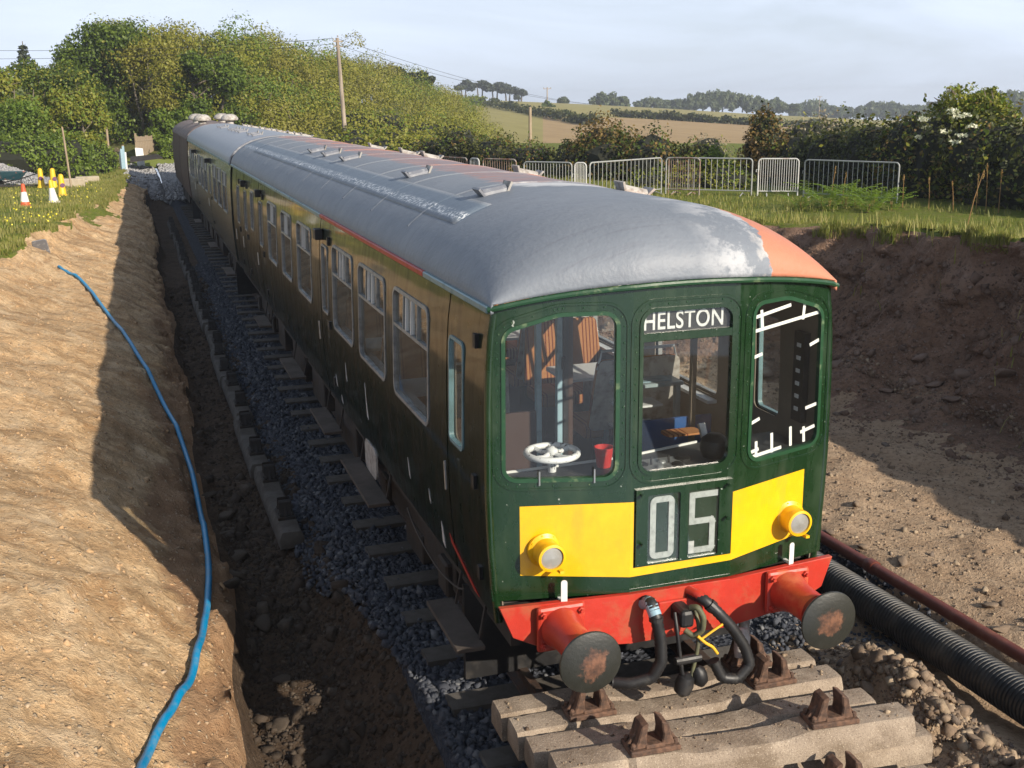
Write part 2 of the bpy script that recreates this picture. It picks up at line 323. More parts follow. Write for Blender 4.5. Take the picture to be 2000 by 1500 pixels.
def m_leaf(name, cols, trans=.3, nscale=.35, rough=.5):
    t = NT(name)
    g = t.n('ShaderNodeNewGeometry')
    c = t.ramp(g.outputs['Random Per Island'], *[(i/(len(cols)-1), k) for i, k in enumerate(cols)])
    c = t.mix(t.ramp(t.noise(nscale, 4, .6), (.35, 0.), (.68, .75)), c, cols[-1])
    oi = t.n('ShaderNodeObjectInfo')
    c = t.mix(t.math('MULTIPLY', oi.outputs['Random'], .3), c, cols[0])
    d = t.n('ShaderNodeBsdfPrincipled'); t.l(c, d.inputs['Base Color']); d.inputs['Roughness'].default_value = rough; d.inputs['Specular IOR Level'].default_value = .25
    tr = t.n('ShaderNodeBsdfTranslucent'); t.l(t.mix(1., c, (1.1, 1.2, .55), 'MULTIPLY'), tr.inputs[0])
    m = t.n('ShaderNodeMixShader'); m.inputs[0].default_value = trans
    t.l(d.outputs[0], m.inputs[1]); t.l(tr.outputs[0], m.inputs[2]); t.l(m.outputs[0], t.out.inputs[0]); MATS[name] = t.m
m_leaf('leaf_wood', [(.16, .175, .02), (.185, .2, .024), (.21, .21, .03), (.175, .19, .022), (.225, .215, .034)], .25, .12)
m_leaf('leaf_olive', [(.17, .165, .026), (.2, .185, .032), (.18, .18, .028), (.22, .2, .038)], .25, .3)
m_leaf('leaf_dark', [(.03, .055, .008), (.05, .085, .012), (.07, .11, .015), (.1, .14, .02)], .25, .4)
m_leaf('leaf_bright', [(.07, .12, .015), (.1, .16, .02), (.14, .2, .03), (.17, .22, .03)], .3, .4)
m_leaf('leaf_fern', [(.15, .24, .03), (.2, .3, .04), (.26, .34, .06)], .35, 1.)
m_leaf('leaf_hedge', [(.016, .028, .007), (.03, .046, .01), (.055, .068, .016), (.09, .09, .022)], .2, .5)
m_leaf('leaf_gorse', [(.1, .06, .02), (.16, .1, .03), (.12, .1, .025), (.2, .13, .04)], .2, .6)
m_leaf('leaf_far', [(.06, .085, .04), (.08, .105, .05), (.1, .12, .055)], .15, .05)
m_leaf('leaf_pine', [(.022, .035, .02), (.035, .048, .025), (.045, .055, .03)], .1, .05)
m_leaf('leaf_twig', [(.2, .17, .11), (.26, .22, .15), (.16, .14, .08)], .1, .5)
m_leaf('blossom', [(.7, .7, .6), (.6, .6, .45)], .2)
m_leaf('grass_blade', [(.12, .16, .022), (.17, .21, .03), (.22, .235, .045), (.3, .27, .085), (.34, .29, .12)], .35, 1.1)
m_leaf('dry_stalk', [(.3, .2, .07), (.26, .12, .06), (.36, .27, .1)], .2)
m_leaf('flower_yellow', [(.8, .65, .03), (.85, .75, .1)], .2)
def m_grass():
    t = NT('grass')
    c = t.mix(t.noise(.8, 6, .65), (.11, .16, .022), (.2, .22, .045))
    c = t.mix(t.ramp(t.noise(3.5, 6, .7), (.5, 0.), (.7, .8)), c, (.26, .2, .09))
    c = t.mix(t.ramp(t.noise(30, 5, .7), (.35, .5), (.55, 0.)), c, (.04, .06, .012))
    t.bsdf(c, .95, 0, t.bump(t.noise(26, 6, .75), .9, .08), .1); MATS['grass'] = t.m
m_grass()
def m_field(name, a, b):
    t = NT(name)
    c = t.mix(t.noise(.03, 6, .6), a, b)
    c = t.mix(t.ramp(t.noise(.4, 5, .7, stretch=(1, .15, 1)), (.4, .35), (.6, 0.)), c, tuple(v*.7 for v in a))
    t.bsdf(c, .95, 0, None, .1); MATS[name] = t.m
m_field('field', (.25, .225, .08), (.31, .265, .1)); m_field('field_brown', (.32, .22, .115), (.37, .27, .14))
m_field('field_green', (.16, .2, .045), (.2, .22, .06)); m_field('scrub_ground', (.08, .09, .025), (.13, .13, .04))

# ------------------------------------------------------------------ object helpers
def rootloc(o):
    while o.parent: o = o.parent
    return np.array(o.location)
def tag(o, label=None, cat=None, group=None, kind=None):
    if label: o['label'] = label
    if cat: o['category'] = cat
    if group: o['group'] = group
    if kind: o['kind'] = kind
    return o
def thing(name, label, cat, loc=(0, 0, 0), group=None):
    o = bpy.data.objects.new(name, None); COL.objects.link(o); o.location = loc
    o.empty_display_size = .2
    return tag(o, label, cat, group)
def copy_tree(o, parent=None):
    c = o.copy(); COL.objects.link(c); c.parent = parent
    for ch in list(o.children): copy_tree(ch, c)
    return c
def mesh_np(name, v, f, mat, smooth=False, parent=None):
    """v (n,3) array, f (m,k) int array of equal-sided faces"""
    me = bpy.data.meshes.new(name); v = np.asarray(v, np.float32); f = np.asarray(f, np.int32)
    if parent is not None: v = v - rootloc(parent).astype(np.float32)
    m, k = f.shape
    me.vertices.add(len(v)); me.vertices.foreach_set('co', v.ravel())
    me.loops.add(m*k); me.loops.foreach_set('vertex_index', f.ravel())
    me.polygons.add(m); me.polygons.foreach_set('loop_start', np.arange(0, m*k, k, dtype=np.int32))
    me.polygons.foreach_set('loop_total', np.full(m, k, np.int32))
    if smooth: me.polygons.foreach_set('use_smooth', np.ones(m, bool))
    me.update(calc_edges=True)
    me.materials.append(MATS[mat])
    o = bpy.data.objects.new(name, me); COL.objects.link(o)
    if parent is not None: o.parent = parent
    return o
class MB:
    def __init__(s): s.v = []; s.f = []
    def add(s, v, f):
        n = len(s.v); s.v += [tuple(p) for p in v]; s.f += [tuple(i+n for i in q) for q in f]; return s
    def box(s, c, d, rot=None):
        x, y, z = (k/2 for k in d)
        P = [Vector(p) for p in ((-x, -y, -z), (x, -y, -z), (x, y, -z), (-x, y, -z), (-x, -y, z), (x, -y, z), (x, y, z), (-x, y, z))]
        if rot is not None:
            if isinstance(rot, (int, float)): rot = Matrix.Rotation(rot, 3, 'Z')
            P = [rot @ p for p in P]
        c = Vector(c)
        return s.add([p+c for p in P], [(0, 3, 2, 1), (4, 5, 6, 7), (0, 1, 5, 4), (1, 2, 6, 5), (2, 3, 7, 6), (3, 0, 4, 7)])
    def bar(s, a, b, w, h, up=(0, 0, 1)):
        a, b = Vector(a), Vector(b); d = (b-a); L = d.length; d.normalize()
        sd = d.cross(Vector(up)); sd = sd.normalized() if sd.length > 1e-5 else Vector((1, 0, 0)); u = sd.cross(d)
        return s.box((a+b)/2, (w, L, h), Matrix((sd, d, u)).transposed())
    def tube(s, pts, r, n=8, caps=True):
        pts = [Vector(p) for p in pts]; m = len(pts); rr = r if hasattr(r, '__len__') else [r]*m
        V = []; F = []; pu = None
        for i, p in enumerate(pts):
            d = (pts[min(i+1, m-1)]-pts[max(i-1, 0)]).normalized()
            if pu is None: pu = d.orthogonal().normalized()
            u = (pu-d*pu.dot(d)); u = u.normalized() if u.length > 1e-6 else d.orthogonal().normalized(); w = d.cross(u); pu = u
            for k in range(n):
                a = 2*PI*k/n; V.append(p+(u*math.cos(a)+w*math.sin(a))*rr[i])
        for i in range(m-1):
            for k in range(n):
                k2 = (k+1) % n; F.append((i*n+k, i*n+k2, (i+1)*n+k2, (i+1)*n+k))
        if caps: F.append(tuple(range(n-1, -1, -1))); F.append(tuple((m-1)*n+k for k in range(n)))
        return s.add(V, F)
    def lathe(s, prof, o, axis=(0, 0, 1), n=20, caps=True):
        ax = Vector(axis).normalized(); o = Vector(o); u = ax.orthogonal().normalized(); w = ax.cross(u)
        V = []; F = []; m = len(prof)
        for r, h in prof:
            for k in range(n):
                a = 2*PI*k/n; V.append(o+ax*h+(u*math.cos(a)+w*math.sin(a))*r)
        for i in range(m-1):
            for k in range(n):
                k2 = (k+1) % n; F.append((i*n+k, i*n+k2, (i+1)*n+k2, (i+1)*n+k))
        if caps: F.append(tuple(range(n-1, -1, -1))); F.append(tuple((m-1)*n+k for k in range(n)))
        return s.add(V, F)
    def prism(s, poly, mapf, d0, d1):
        n = len(poly); V = [mapf(u, v, d0) for u, v in poly]+[mapf(u, v, d1) for u, v in poly]
        F = [tuple(range(n)), tuple(range(2*n-1, n-1, -1))]+[(i, i+n, (i+1) % n+n, (i+1) % n) for i in range(n)]
        return s.add(V, F)
    def ring(s, la, lb, mapf, d0, d1):
        n = len(la); V = [mapf(*p, d0) for p in la]+[mapf(*p, d0) for p in lb]+[mapf(*p, d1) for p in lb]+[mapf(*p, d1) for p in la]
        F = []
        for i in range(n):
            j = (i+1) % n
            for a, b in ((0, 1), (1, 2), (2, 3), (3, 0)): F.append((a*n+i, a*n+j, b*n+j, b*n+i))
        return s.add(V, F)
    def panel(s, outer, holes, mapf, d0, d1, cu=(), cv=()):
        bm = bmesh.new(); ed = []
        for lp in [outer]+list(holes):
            vs = [bm.verts.new((u, v, 0)) for u, v in lp]
            ed += [bm.edges.new((vs[i], vs[(i+1) % len(vs)])) for i in range(len(vs))]
        bmesh.ops.triangle_fill(bm, use_beauty=True, use_dissolve=False, edges=ed)
        for c in cu: bmesh.ops.bisect_plane(bm, geom=bm.verts[:]+bm.edges[:]+bm.faces[:], plane_co=(c, 0, 0), plane_no=(1, 0, 0))
        for c in cv: bmesh.ops.bisect_plane(bm, geom=bm.verts[:]+bm.edges[:]+bm.faces[:], plane_co=(0, c, 0), plane_no=(0, 1, 0))
        bm.verts.ensure_lookup_table(); bm.verts.index_update(); n = len(bm.verts)
        V = [mapf(v.co.x, v.co.y, d0) for v in bm.verts]+[mapf(v.co.x, v.co.y, d1) for v in bm.verts]
        F = []
        for fc in bm.faces:
            q = [v.index for v in fc.verts]; F.append(tuple(q)); F.append(tuple(i+n for i in reversed(q)))
        for e in bm.edges:
            if len(e.link_faces) == 1: a, b = e.verts[0].index, e.verts[1].index; F.append((a, b, b+n, a+n))
        bm.free(); return s.add(V, F)
    def build(s, name, mat, parent=None, smooth=False, bevel=0, seg=1, fix=True, angle=40):
        off = rootloc(parent) if parent is not None else (0, 0, 0)
        me = bpy.data.meshes.new(name); me.from_pydata([(x-off[0], y-off[1], z-off[2]) for x, y, z in s.v], [], s.f)
        me.update()
        if fix:
            bm = bmesh.new(); bm.from_mesh(me); bmesh.ops.recalc_face_normals(bm, faces=bm.faces); bm.to_mesh(me); bm.free()
        if smooth:
            for p in me.polygons: p.use_smooth = True
            try: me.set_sharp_from_angle(angle=rad(angle))
            except Exception: pass
        me.materials.append(MATS[mat])
        o = bpy.data.objects.new(name, me); COL.objects.link(o)
        if parent is not None: o.parent = parent
        if bevel:
            b = o.modifiers.new('bevel', 'BEVEL'); b.width = bevel; b.segments = seg; b.limit_method = 'ANGLE'; b.angle_limit = rad(40)
        return o
def rpoly(pts, r, n=5):
    """polygon with rounded corners, counter-clockwise or clockwise"""
    out = []; m = len(pts); rs = r if hasattr(r, '__len__') else [r]*m
    for i in range(m):
        p = Vector(pts[i]); a = (Vector(pts[i-1])-p).normalized(); b = (Vector(pts[(i+1) % m])-p).normalized()
        th = a.angle(b); d = rs[i]/math.tan(th/2); c = p+(a+b).normalized()*(rs[i]/math.sin(th/2))
        s = p+a*d-c; e = p+b*d-c; a0 = math.atan2(s.y, s.x); a1 = math.atan2(e.y, e.x); da = (a1-a0+PI) % (2*PI)-PI
        for k in range(n+1):
            q = a0+da*k/n; out.append((c.x+rs[i]*math.cos(q), c.y+rs[i]*math.sin(q)))
    return out
def rrect(u0, v0, u1, v1, r, n=5): return rpoly([(u0, v0), (u1, v0), (u1, v1), (u0, v1)], r, n)
def inset(lp, d):
    m = len(lp); A = sum(lp[i][0]*lp[(i+1) % m][1]-lp[(i+1) % m][0]*lp[i][1] for i in range(m)); sg = 1 if A > 0 else -1
    out = []
    for i in range(m):
        p, q, r = Vector(lp[i-1]), Vector(lp[i]), Vector(lp[(i+1) % m]); e = (q-p).normalized()+(r-q).normalized()
        e.normalize(); out.append((q.x-e.y*d*sg, q.y+e.x*d*sg))
    return out
rng = np.random.default_rng(7)
random.seed(7)
# ---- numpy value noise
def _h(i, j, k, s):
    n = (i*374761393+j*668265263+k*2147483647+s*974711) & 0xffffffff
    n = ((n ^ (n >> 13))*1274126177) & 0xffffffff
    return ((n ^ (n >> 16)) & 0xffff)/65535.
def vnoise(x, y, z, s=0):
    i, j, k = (np.floor(a).astype(np.int64) for a in (x, y, z)); fx, fy, fz = x-i, y-j, z-k
    fx, fy, fz = (a*a*(3-2*a) for a in (fx, fy, fz)); r = 0
    for a in (0, 1):
        for b in (0, 1):
            for c in (0, 1):
                r = r+_h(i+a, j+b, k+c, s)*(fx if a else 1-fx)*(fy if b else 1-fy)*(fz if c else 1-fz)
    return r*2-1
def fbm(x, y, z, o=4, s=0, g=.5):
    r = 0; a = 1.; f = 1.
    for k in range(o): r = r+a*vnoise(x*f, y*f, z*f, s+k*17); a *= g; f *= 2.03
    return r
# ---- scatter helpers
ICO = None
def rock_template(seed, sub=1):
    bm = bmesh.new(); bmesh.ops.create_icosphere(bm, subdivisions=sub, radius=1.)
    r = np.random.default_rng(seed); v = np.array([q.co for q in bm.verts]); f = np.array([[q.index for q in p.verts] for p in bm.faces]); bm.free()
    v = v*(1+r.uniform(-.2, .2, (len(v), 1)))
    for _ in range(10):
        d = r.normal(size=3); d /= np.linalg.norm(d); h = r.uniform(.4, .75); t = v@d; m = t > h; v[m] -= np.outer(t[m]-h, d)
    v = v*np.array([1.25, r.uniform(.6, 1.), r.uniform(.4, .75)])
    return v, f
def chip_template(seed):
    r = np.random.default_rng(seed); v = np.array([(x, y, z) for x in (-1, 1) for y in (-1, 1) for z in (-1, 1)], float)*r.uniform(.45, 1., (8, 3)); v *= np.array([1.1, r.uniform(.6, .95), r.uniform(.45, .8)])
    q = [(0, 1, 3, 2), (4, 6, 7, 5), (0, 4, 5, 1), (2, 3, 7, 6), (0, 2, 6, 4), (1, 5, 7, 3)]; f = []
    for a, b, c, d in q: f += [(a, b, c), (a, c, d)] if r.random() < .5 else [(a, b, d), (b, c, d)]
    return v, np.array(f)
ROCKS = [chip_template(k) for k in range(8)]
def rand_rot(n):
    q = rng.normal(size=(n, 4)); q /= np.linalg.norm(q, axis=1, keepdims=True); w, x, y, z = q.T
    return np.stack([1-2*(y*y+z*z), 2*(x*y-z*w), 2*(x*z+y*w), 2*(x*y+z*w), 1-2*(x*x+z*z), 2*(y*z-x*w), 2*(x*z-y*w), 2*(y*z+x*w), 1-2*(x*x+y*y)], 1).reshape(n, 3, 3)
def rocks_mesh(name, P, S, mat, parent=None):
    V = []; F = []; o = 0; which = rng.integers(0, 8, len(P))
    for k in range(8):
        m = which == k; p = P[m]; s = S[m]
        if not len(p): continue
        v, f = ROCKS[k]; R = rand_rot(len(p))
        vv = np.einsum('nij,vj->nvi', R, v)*s[:, None, None]+p[:, None]
        ff = f[None]+(np.arange(len(p))*len(v))[:, None, None]+o
        V.append(vv.reshape(-1, 3)); F.append(ff.reshape(-1, 3)); o += len(p)*len(v)
    return mesh_np(name, np.concatenate(V), np.concatenate(F), mat, False, parent)
def leaves_arr(C, size, N=None, elong=1.5):
    """quads (diamond leaves) at centres C with random orientation biased to normals N"""
    n = len(C); a = rng.normal(size=(n, 3))
    if N is not None: a = a*.75+N*1.1
    a /= np.linalg.norm(a, axis=1, keepdims=True)
    b = rng.normal(size=(n, 3)); b -= a*(a*b).sum(1, keepdims=True); b /= np.linalg.norm(b, axis=1, keepdims=True); c = np.cross(a, b)
    s = (size*rng.uniform(.6, 1.4, n))[:, None]
    L = b*s*elong*.5; W = c*s*.5
    return np.stack([C-L, C+W*.9+a*s*.08, C+L, C-W*.9+a*s*.08], 1).reshape(-1, 3)
def leaf_obj(name, C, size, mat, N=None, parent=None, elong=1.5):
    v = leaves_arr(np.asarray(C, float), size, N, elong); return mesh_np(name, v, np.arange(len(v)).reshape(-1, 4), mat, False, parent)
def blob(c, r, n, shell=.5, rough=.25, seed=None):
    """n points in an uneven ellipsoid; returns points, outward normals"""
    d = rng.normal(size=(n, 3)); d /= np.linalg.norm(d, axis=1, keepdims=True)
    sd = int(rng.integers(0, 9999)) if seed is None else seed
    k = 1+rough*fbm(d[:, 0]*2.2+sd, d[:, 1]*2.2, d[:, 2]*2.2, 3, sd)
    rr = (shell+(1-shell)*rng.random(n)**.5)*k
    r = np.asarray(r, float); return np.asarray(c)+d*r*rr[:, None], d/r/np.linalg.norm(d/r, axis=1, keepdims=True)
def interp(x, pts):
    a = np.array(pts, float); return np.interp(x, a[:, 0], a[:, 1])

# ------------------------------------------------------------------ ground: cutting, banks, plateau, far land
YR = np.concatenate([np.arange(-9, 14, .085), np.arange(14, 30, .14), np.arange(30, 56, .22), np.arange(56, 84.1, 1.)])
def lx_edge(y): return interp(y, [(-9, -6.4), (0, -6.6), (10, -6.8), (18, -6.7), (21.5, -6.2), (24, -5.9), (27, -5.5), (32, -5.35), (38, -4.7), (43, -4.3), (50, -4.1), (58, -4.0), (70, -3.6)])
def lz_top(y): return interp(y, [(-9, 2.6), (0, 2.2), (10, 1.9), (18, 1.55), (24, 1.45), (30, 1.3), (43, 1.12), (60, 1.1), (84, 1.3)])
def floor_l(y): return interp(y, [(-9, -1.0), (1, -1.0), (3, -.85), (5, -.5), (8, -.42), (50, -.35), (53.5, .3), (58, .62), (65, .95), (84, 1.1)])
def south_rise(x, y):   # pit's end slope under the photographer; unseen crest shaped to shade the ditch
    crest = interp(x, [(-9, 2.6), (-1.5, 2.35), (1.0, 2.2), (1.7, 1.2), (3, .8), (6, .5), (8, 1.2), (14, 2)])
    return np.where(y < -1.7, np.clip((-1.7-y)/2.5, 0, 1)**1.0*(crest+1.), 0)
def build_left():
    rows = YR; U = np.concatenate([np.linspace(0, .16, 26), np.linspace(.16, .72, 104)[1:], np.linspace(.72, 1, 34)[1:]])
    y = rows[:, None]; u = U[None]
    toe = -3.0+.12*fbm(rows*.5, rows*0, rows*0, 3, 3)
    xe = lx_edge(rows)+.34*fbm(rows*.7, rows*0+5, rows*0, 4, 5); zt = lz_top(rows); fl = floor_l(rows)
    lip = np.maximum(fl+.05, interp(rows, [(-9, -.25), (3, -.25), (6, -.38), (84, 1.2)]))   # edge of the bank above the ditch
    X = np.zeros((len(rows), len(U))); Z = X.copy(); G = X.copy()
    a = np.clip(U/.16, 0, 1); b = np.clip((U-.16)/.56, 0, 1); c = np.clip((U-.72)/.28, 0, 1)
    # ditch from the ballast shoulder to the toe
    x0 = interp(rows, [(-9, -1.5), (2.2, -1.5), (4.5, -1.75), (84, -1.75)])[:, None]; X = x0+(toe[:, None]-x0)*a; Z = -.24+(fl[:, None]+.24)*np.sin(np.clip(a*2.2, 0, 1)*PI/2)**2
    Z = Z+(lip-fl)[:, None]*np.clip((a-.86)/.14, 0, 1)
    # bank
    X = X+(xe-toe)[:, None]*b
    prof = .12*b+.88*(b**.95)+.05*np.sin(b*PI*2); prof = prof/prof.max()
    Z = Z+(zt-lip)[:, None]*prof
    # plateau
    X = X-(c**2.2)*70; Z = Z+.2*(1-np.exp(-c*8))*fbm(X*.15, y*.15, 0*X, 3, 9)+np.clip((-X-9)/60, 0, 1)*3.5
    Y = y+0*X
    n1 = fbm(X*.55, Y*.45, Z*.6, 4, 21); n2 = fbm(X*2.2+Y*.5, Y*2.2-X*.5, Z*2.6, 4, 22); n3 = fbm(X*8, Y*8, Z*8, 3, 23)
    w = np.clip(b*8, 0, 1)*np.clip((1-c*30), 0, 1)
    amp = .1*w; gul = fbm(Y*.9+X*.25, X*.12, 0*X, 3, 31)       # gullies running down the face
    gro = fbm(Y*2.6+X*.9, X*.5, Z*.5, 3, 33); rim = np.exp(-(b/.06)**2)*(a > .8)
    d = amp*n1+.012*w*gul+.012*w*gro+.09*rim*n2+.06*rim*n3+.034*n2+.05*np.exp(-((b-.97)/.05)**2)*w*n2*np.clip(w+.35, 0, 1)*np.clip(1-c*6, .25, 1)+.026*n3*np.clip(1-c*6, .2, 1)
    X = X+d*.55*np.sign(w); Z = Z+d*.8
    sr = south_rise(X, Y); Z = np.maximum(Z, np.where(sr > 0, -1.+sr, -99))
    V = np.stack([X, Y, Z], -1).reshape(-1, 3); nu = len(U); nr = len(rows)
    i = np.arange((nr-1)*(nu-1)); r = i//(nu-1); q = i % (nu-1); k = r*nu+q
    F = np.stack([k, k+1, k+nu+1, k+nu], 1)
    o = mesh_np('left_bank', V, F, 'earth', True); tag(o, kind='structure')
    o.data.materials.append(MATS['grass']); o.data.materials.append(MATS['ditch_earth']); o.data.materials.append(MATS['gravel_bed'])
    uu = U[q]; yy = rows[r]; e = fbm(yy*1.3, uu*8, 0*yy, 3, 40)
    mi = np.zeros(len(F), np.int32)
    mi[(uu > .72+.02*e) & (yy > -9)] = 1
    mi[(uu < .72) & (uu > .60+.09*e) & (yy > 33+e*3)] = 1       # turf hanging over the far lip
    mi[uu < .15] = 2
    mi[(uu < .3) & (yy > 53.5+e)] = 3
    o.data.polygons.foreach_set('material_index', mi); o.data.update()
    return X, Y, Z
LX, LY, LZ = build_left()
R_EDGE = [(-9, 8.4), (-3, 8.5), (1, 8.4), (4, 8.6), (6.4, 8.8), (9.3, 9.27), (11.5, 9.4), (13, 9.2), (14.5, 8.5), (17, 6.6), (22, 5.1), (28, 4.4), (45, 3.6), (60, 3.2), (84, 3)]
R_TOE = [(-9, 7.0), (-3, 7.1), (0, 7.3), (2, 7.6), (4, 7.9), (6, 8.0), (8, 7.7), (9.7, 7.1), (14, 5.7), (20, 4.4), (26, 3.5), (32, 3.1), (45, 2.9), (60, 2.6), (84, 2.5)]
def build_right():
    rows = YR; U = np.concatenate([np.linspace(0, .3, 70), np.linspace(.3, .72, 90)[1:], np.linspace(.72, 1, 34)[1:]])
    y = rows[:, None]
    toe = interp(rows, R_TOE)+.3*fbm(rows*.5, rows*0, rows*0, 4, 53); xe = interp(rows, R_EDGE)+.2*fbm(rows*.8, rows*0, rows*0, 4, 55)
    xe = np.maximum(xe, toe+.35)
    zt = interp(rows, [(-9, 2.9), (0, 2.75), (6.4, 2.6), (9.3, 2.4), (13, 2.2), (14.5, 2.1), (18, 2.0), (40, 1.85), (70, 1.5)]); fl = interp(rows, [(-9, -.2), (40, -.2), (55, .2), (70, 1.), (84, 1.)])
    a = np.clip(U/.3, 0, 1); b = np.clip((U-.3)/.42, 0, 1); c = np.clip((U-.72)/.28, 0, 1)
    X0 = 1.7+(toe[:, None]-1.7)*a
    # pipe trench beside the track, then compacted floor
    tr = interp(X0.ravel(), [(1.7, -.27), (2.2, -.3), (2.6, -.42), (3.3, -.42), (3.55, -.12), (4.2, -.08), (6, -.15), (9, -.2)]).reshape(X0.shape)
    heap = np.exp(-((X0-2.15)/.42)**2)*np.clip((1.5-y)/1.2, 0, 1)*.34*(1+.5*fbm(X0*3, y*3, 0*X0, 2, 60))
    Z = tr+(fl+.2)[:, None]+heap
    talus = np.clip((a-.78)/.22, 0, 1)**2*.35*(.6+.8*fbm(X0*.5, y*.6, 0*X0, 3, 61)); Z = Z+np.maximum(talus, -.05)
    X = X0+(xe-toe)[:, None]*np.interp(b, [0, .3, .42, .9, 1], [0, .46, .62, .9, 1])
    Z = Z+(zt[:, None]-Z)*np.interp(b, [0, .15, .3, .42, .9, 1], [0, .08, .2, .34, .95, 1])
    Y = y+0*X
    X = X+(c**2.2)*60; Z = Z-np.clip((zt-1.98), 0, 1)[:, None]*np.clip(c*3.2, 0, 1)*(y > 4)
    Z = Z-np.clip((X-17)/50, 0, 1)*1.2
    w = np.clip(b*5, 0, 1)*np.clip(1-c*30, 0, 1)
    n1 = fbm(Y*.5, Z*.6, X*.3, 4, 71); n2 = fbm(X*2., Y*2., Z*2.2, 4, 72); n3 = fbm(X*7, Y*7, Z*7, 3, 73)
    vert = fbm(Y*1.6, Z*.25, 0*X, 3, 79)
    X = X+w*(.3*n1+.15*n2+.06*n3+.14*vert)
    Z = Z+(1-w)*(.045*n2*np.clip(1-c*4, .3, 1)+.018*n3)*np.clip((X0-1.75)/.4, 0, 1)+w*.05*n2+.05*(c > 0)*fbm(X*.4, Y*.4, 0*X, 3, 75)
    # wheel ruts along the floor
    Z = Z+(b == 0)*(a > .25)*.03*np.sin((X0+.25*y)*5.+2*fbm(X0*.4, y*.4, 0*X0, 2, 77))
    sr = south_rise(X, Y); Z = np.maximum(Z, np.where(sr > 0, -1.+sr, -99))
    V = np.stack([X, Y, Z], -1).reshape(-1, 3); nu = len(U); nr = len(rows)
    i = np.arange((nr-1)*(nu-1)); r = i//(nu-1); q = i % (nu-1); k = r*nu+q
    F = np.stack([k, k+nu, k+nu+1, k+1], 1)[:, ::-1]
    o = mesh_np('right_bank', V, F, 'earth_floor', True); tag(o, kind='structure')
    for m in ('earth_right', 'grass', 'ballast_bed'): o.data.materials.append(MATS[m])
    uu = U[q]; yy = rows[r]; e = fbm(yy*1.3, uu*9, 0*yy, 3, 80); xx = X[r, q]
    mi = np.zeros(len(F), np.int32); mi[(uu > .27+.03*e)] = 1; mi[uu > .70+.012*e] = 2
    mi[(xx < 3.35+.2*e) & (uu < .3) & (yy > 1.6+.5*e)] = 3
    o.data.polygons.foreach_set('material_index', mi); o.data.update()
    return X, Y, Z
RX, RY, RZ = build_right()
def grid_z(GX, GY, GZ, x, y):
    rows = GY[:, 0]; i = int(np.clip(np.searchsorted(rows, y), 1, len(rows)-1)); xs = GX[i]; k = np.argsort(xs); return float(np.interp(x, xs[k], GZ[i][k]))
def zl(x, y): return grid_z(LX, LY, LZ, x, y)
def zr(x, y): return grid_z(RX, RY, RZ, x, y)

def build_bed():
    ys = np.arange(-3, 84, .5); xs = np.array([-1.95, -1.6, -1.0, 0, 1., 1.6, 1.95]); zz = np.array([-.4, -.19, -.17, -.17, -.17, -.19, -.4])
    V = np.array([(x, y, z+.01*math.sin(y*3+x*5)+(float(interp(y, [(56, 0), (62, 1.15)])) if x > -1.2 else max(0., float(floor_l(y))+.36)-(.35 if (x < -1.61 and z < -.3 and y > 50) else 0))) for y in ys for x, z in zip(np.where(xs < -1.5, np.maximum(xs, -1.62-.3*min(1., max(0., (y-2)/2.5))), xs), zz)]); n = len(xs)
    F = [(r*n+c, r*n+c+1, (r+1)*n+c+1, (r+1)*n+c) for r in range(len(ys)-1) for c in range(n-1)]
    o = tag(mesh_np('track_bed', V, np.array(F), 'ballast_bed', True), kind='structure'); o.data.materials.append(MATS['gravel_bed'])
    o.data.polygons.foreach_set('material_index', np.array([1 if (ys[i//(n-1)] > 51.5 and i % (n-1) < 2) or ys[i//(n-1)] > 56 else 0 for i in range(len(F))], np.int32))
build_bed()
CX, CY = -3.5, -6.8
def zfar(x, y):
    D = np.hypot(x-CX, y-CY); az = np.degrees(np.arctan2(x-CX, y-CY))
    Lp = interp(D, [(40, .8), (70, 1.1), (95, 3.0), (150, 7.3), (220, 8.5), (400, 7), (900, -5), (4000, -40)])
    Cp = interp(D, [(40, .6), (72, 1.0), (84, 2.6), (110, 4.6), (140, 4.5), (180, 3), (300, 3.5), (420, 4), (900, -5), (4000, -40)])
    top = interp(az, [(14, 5.0), (18, 4.9), (22, 3.4), (26, 1.6), (30, -.5), (36, -3), (60, -6)])
    Rp = interp(D, [(40, 1.5), (70, .3), (100, -.9), (150, -.4)])+0*D
    s = np.clip((D-150)/270, 0, 1); Rp = np.where(D > 150, -.4+(top+.4)*np.sin(s*PI/2), Rp); Rp = Rp-np.clip((D-420)/600, 0, 6)*16
    wl = np.clip((2-az)/6, 0, 1); wr = np.clip((az-13)/4, 0, 1)
    return Lp*wl+Rp*wr+Cp*(1-wl-wr).clip(0, 1)
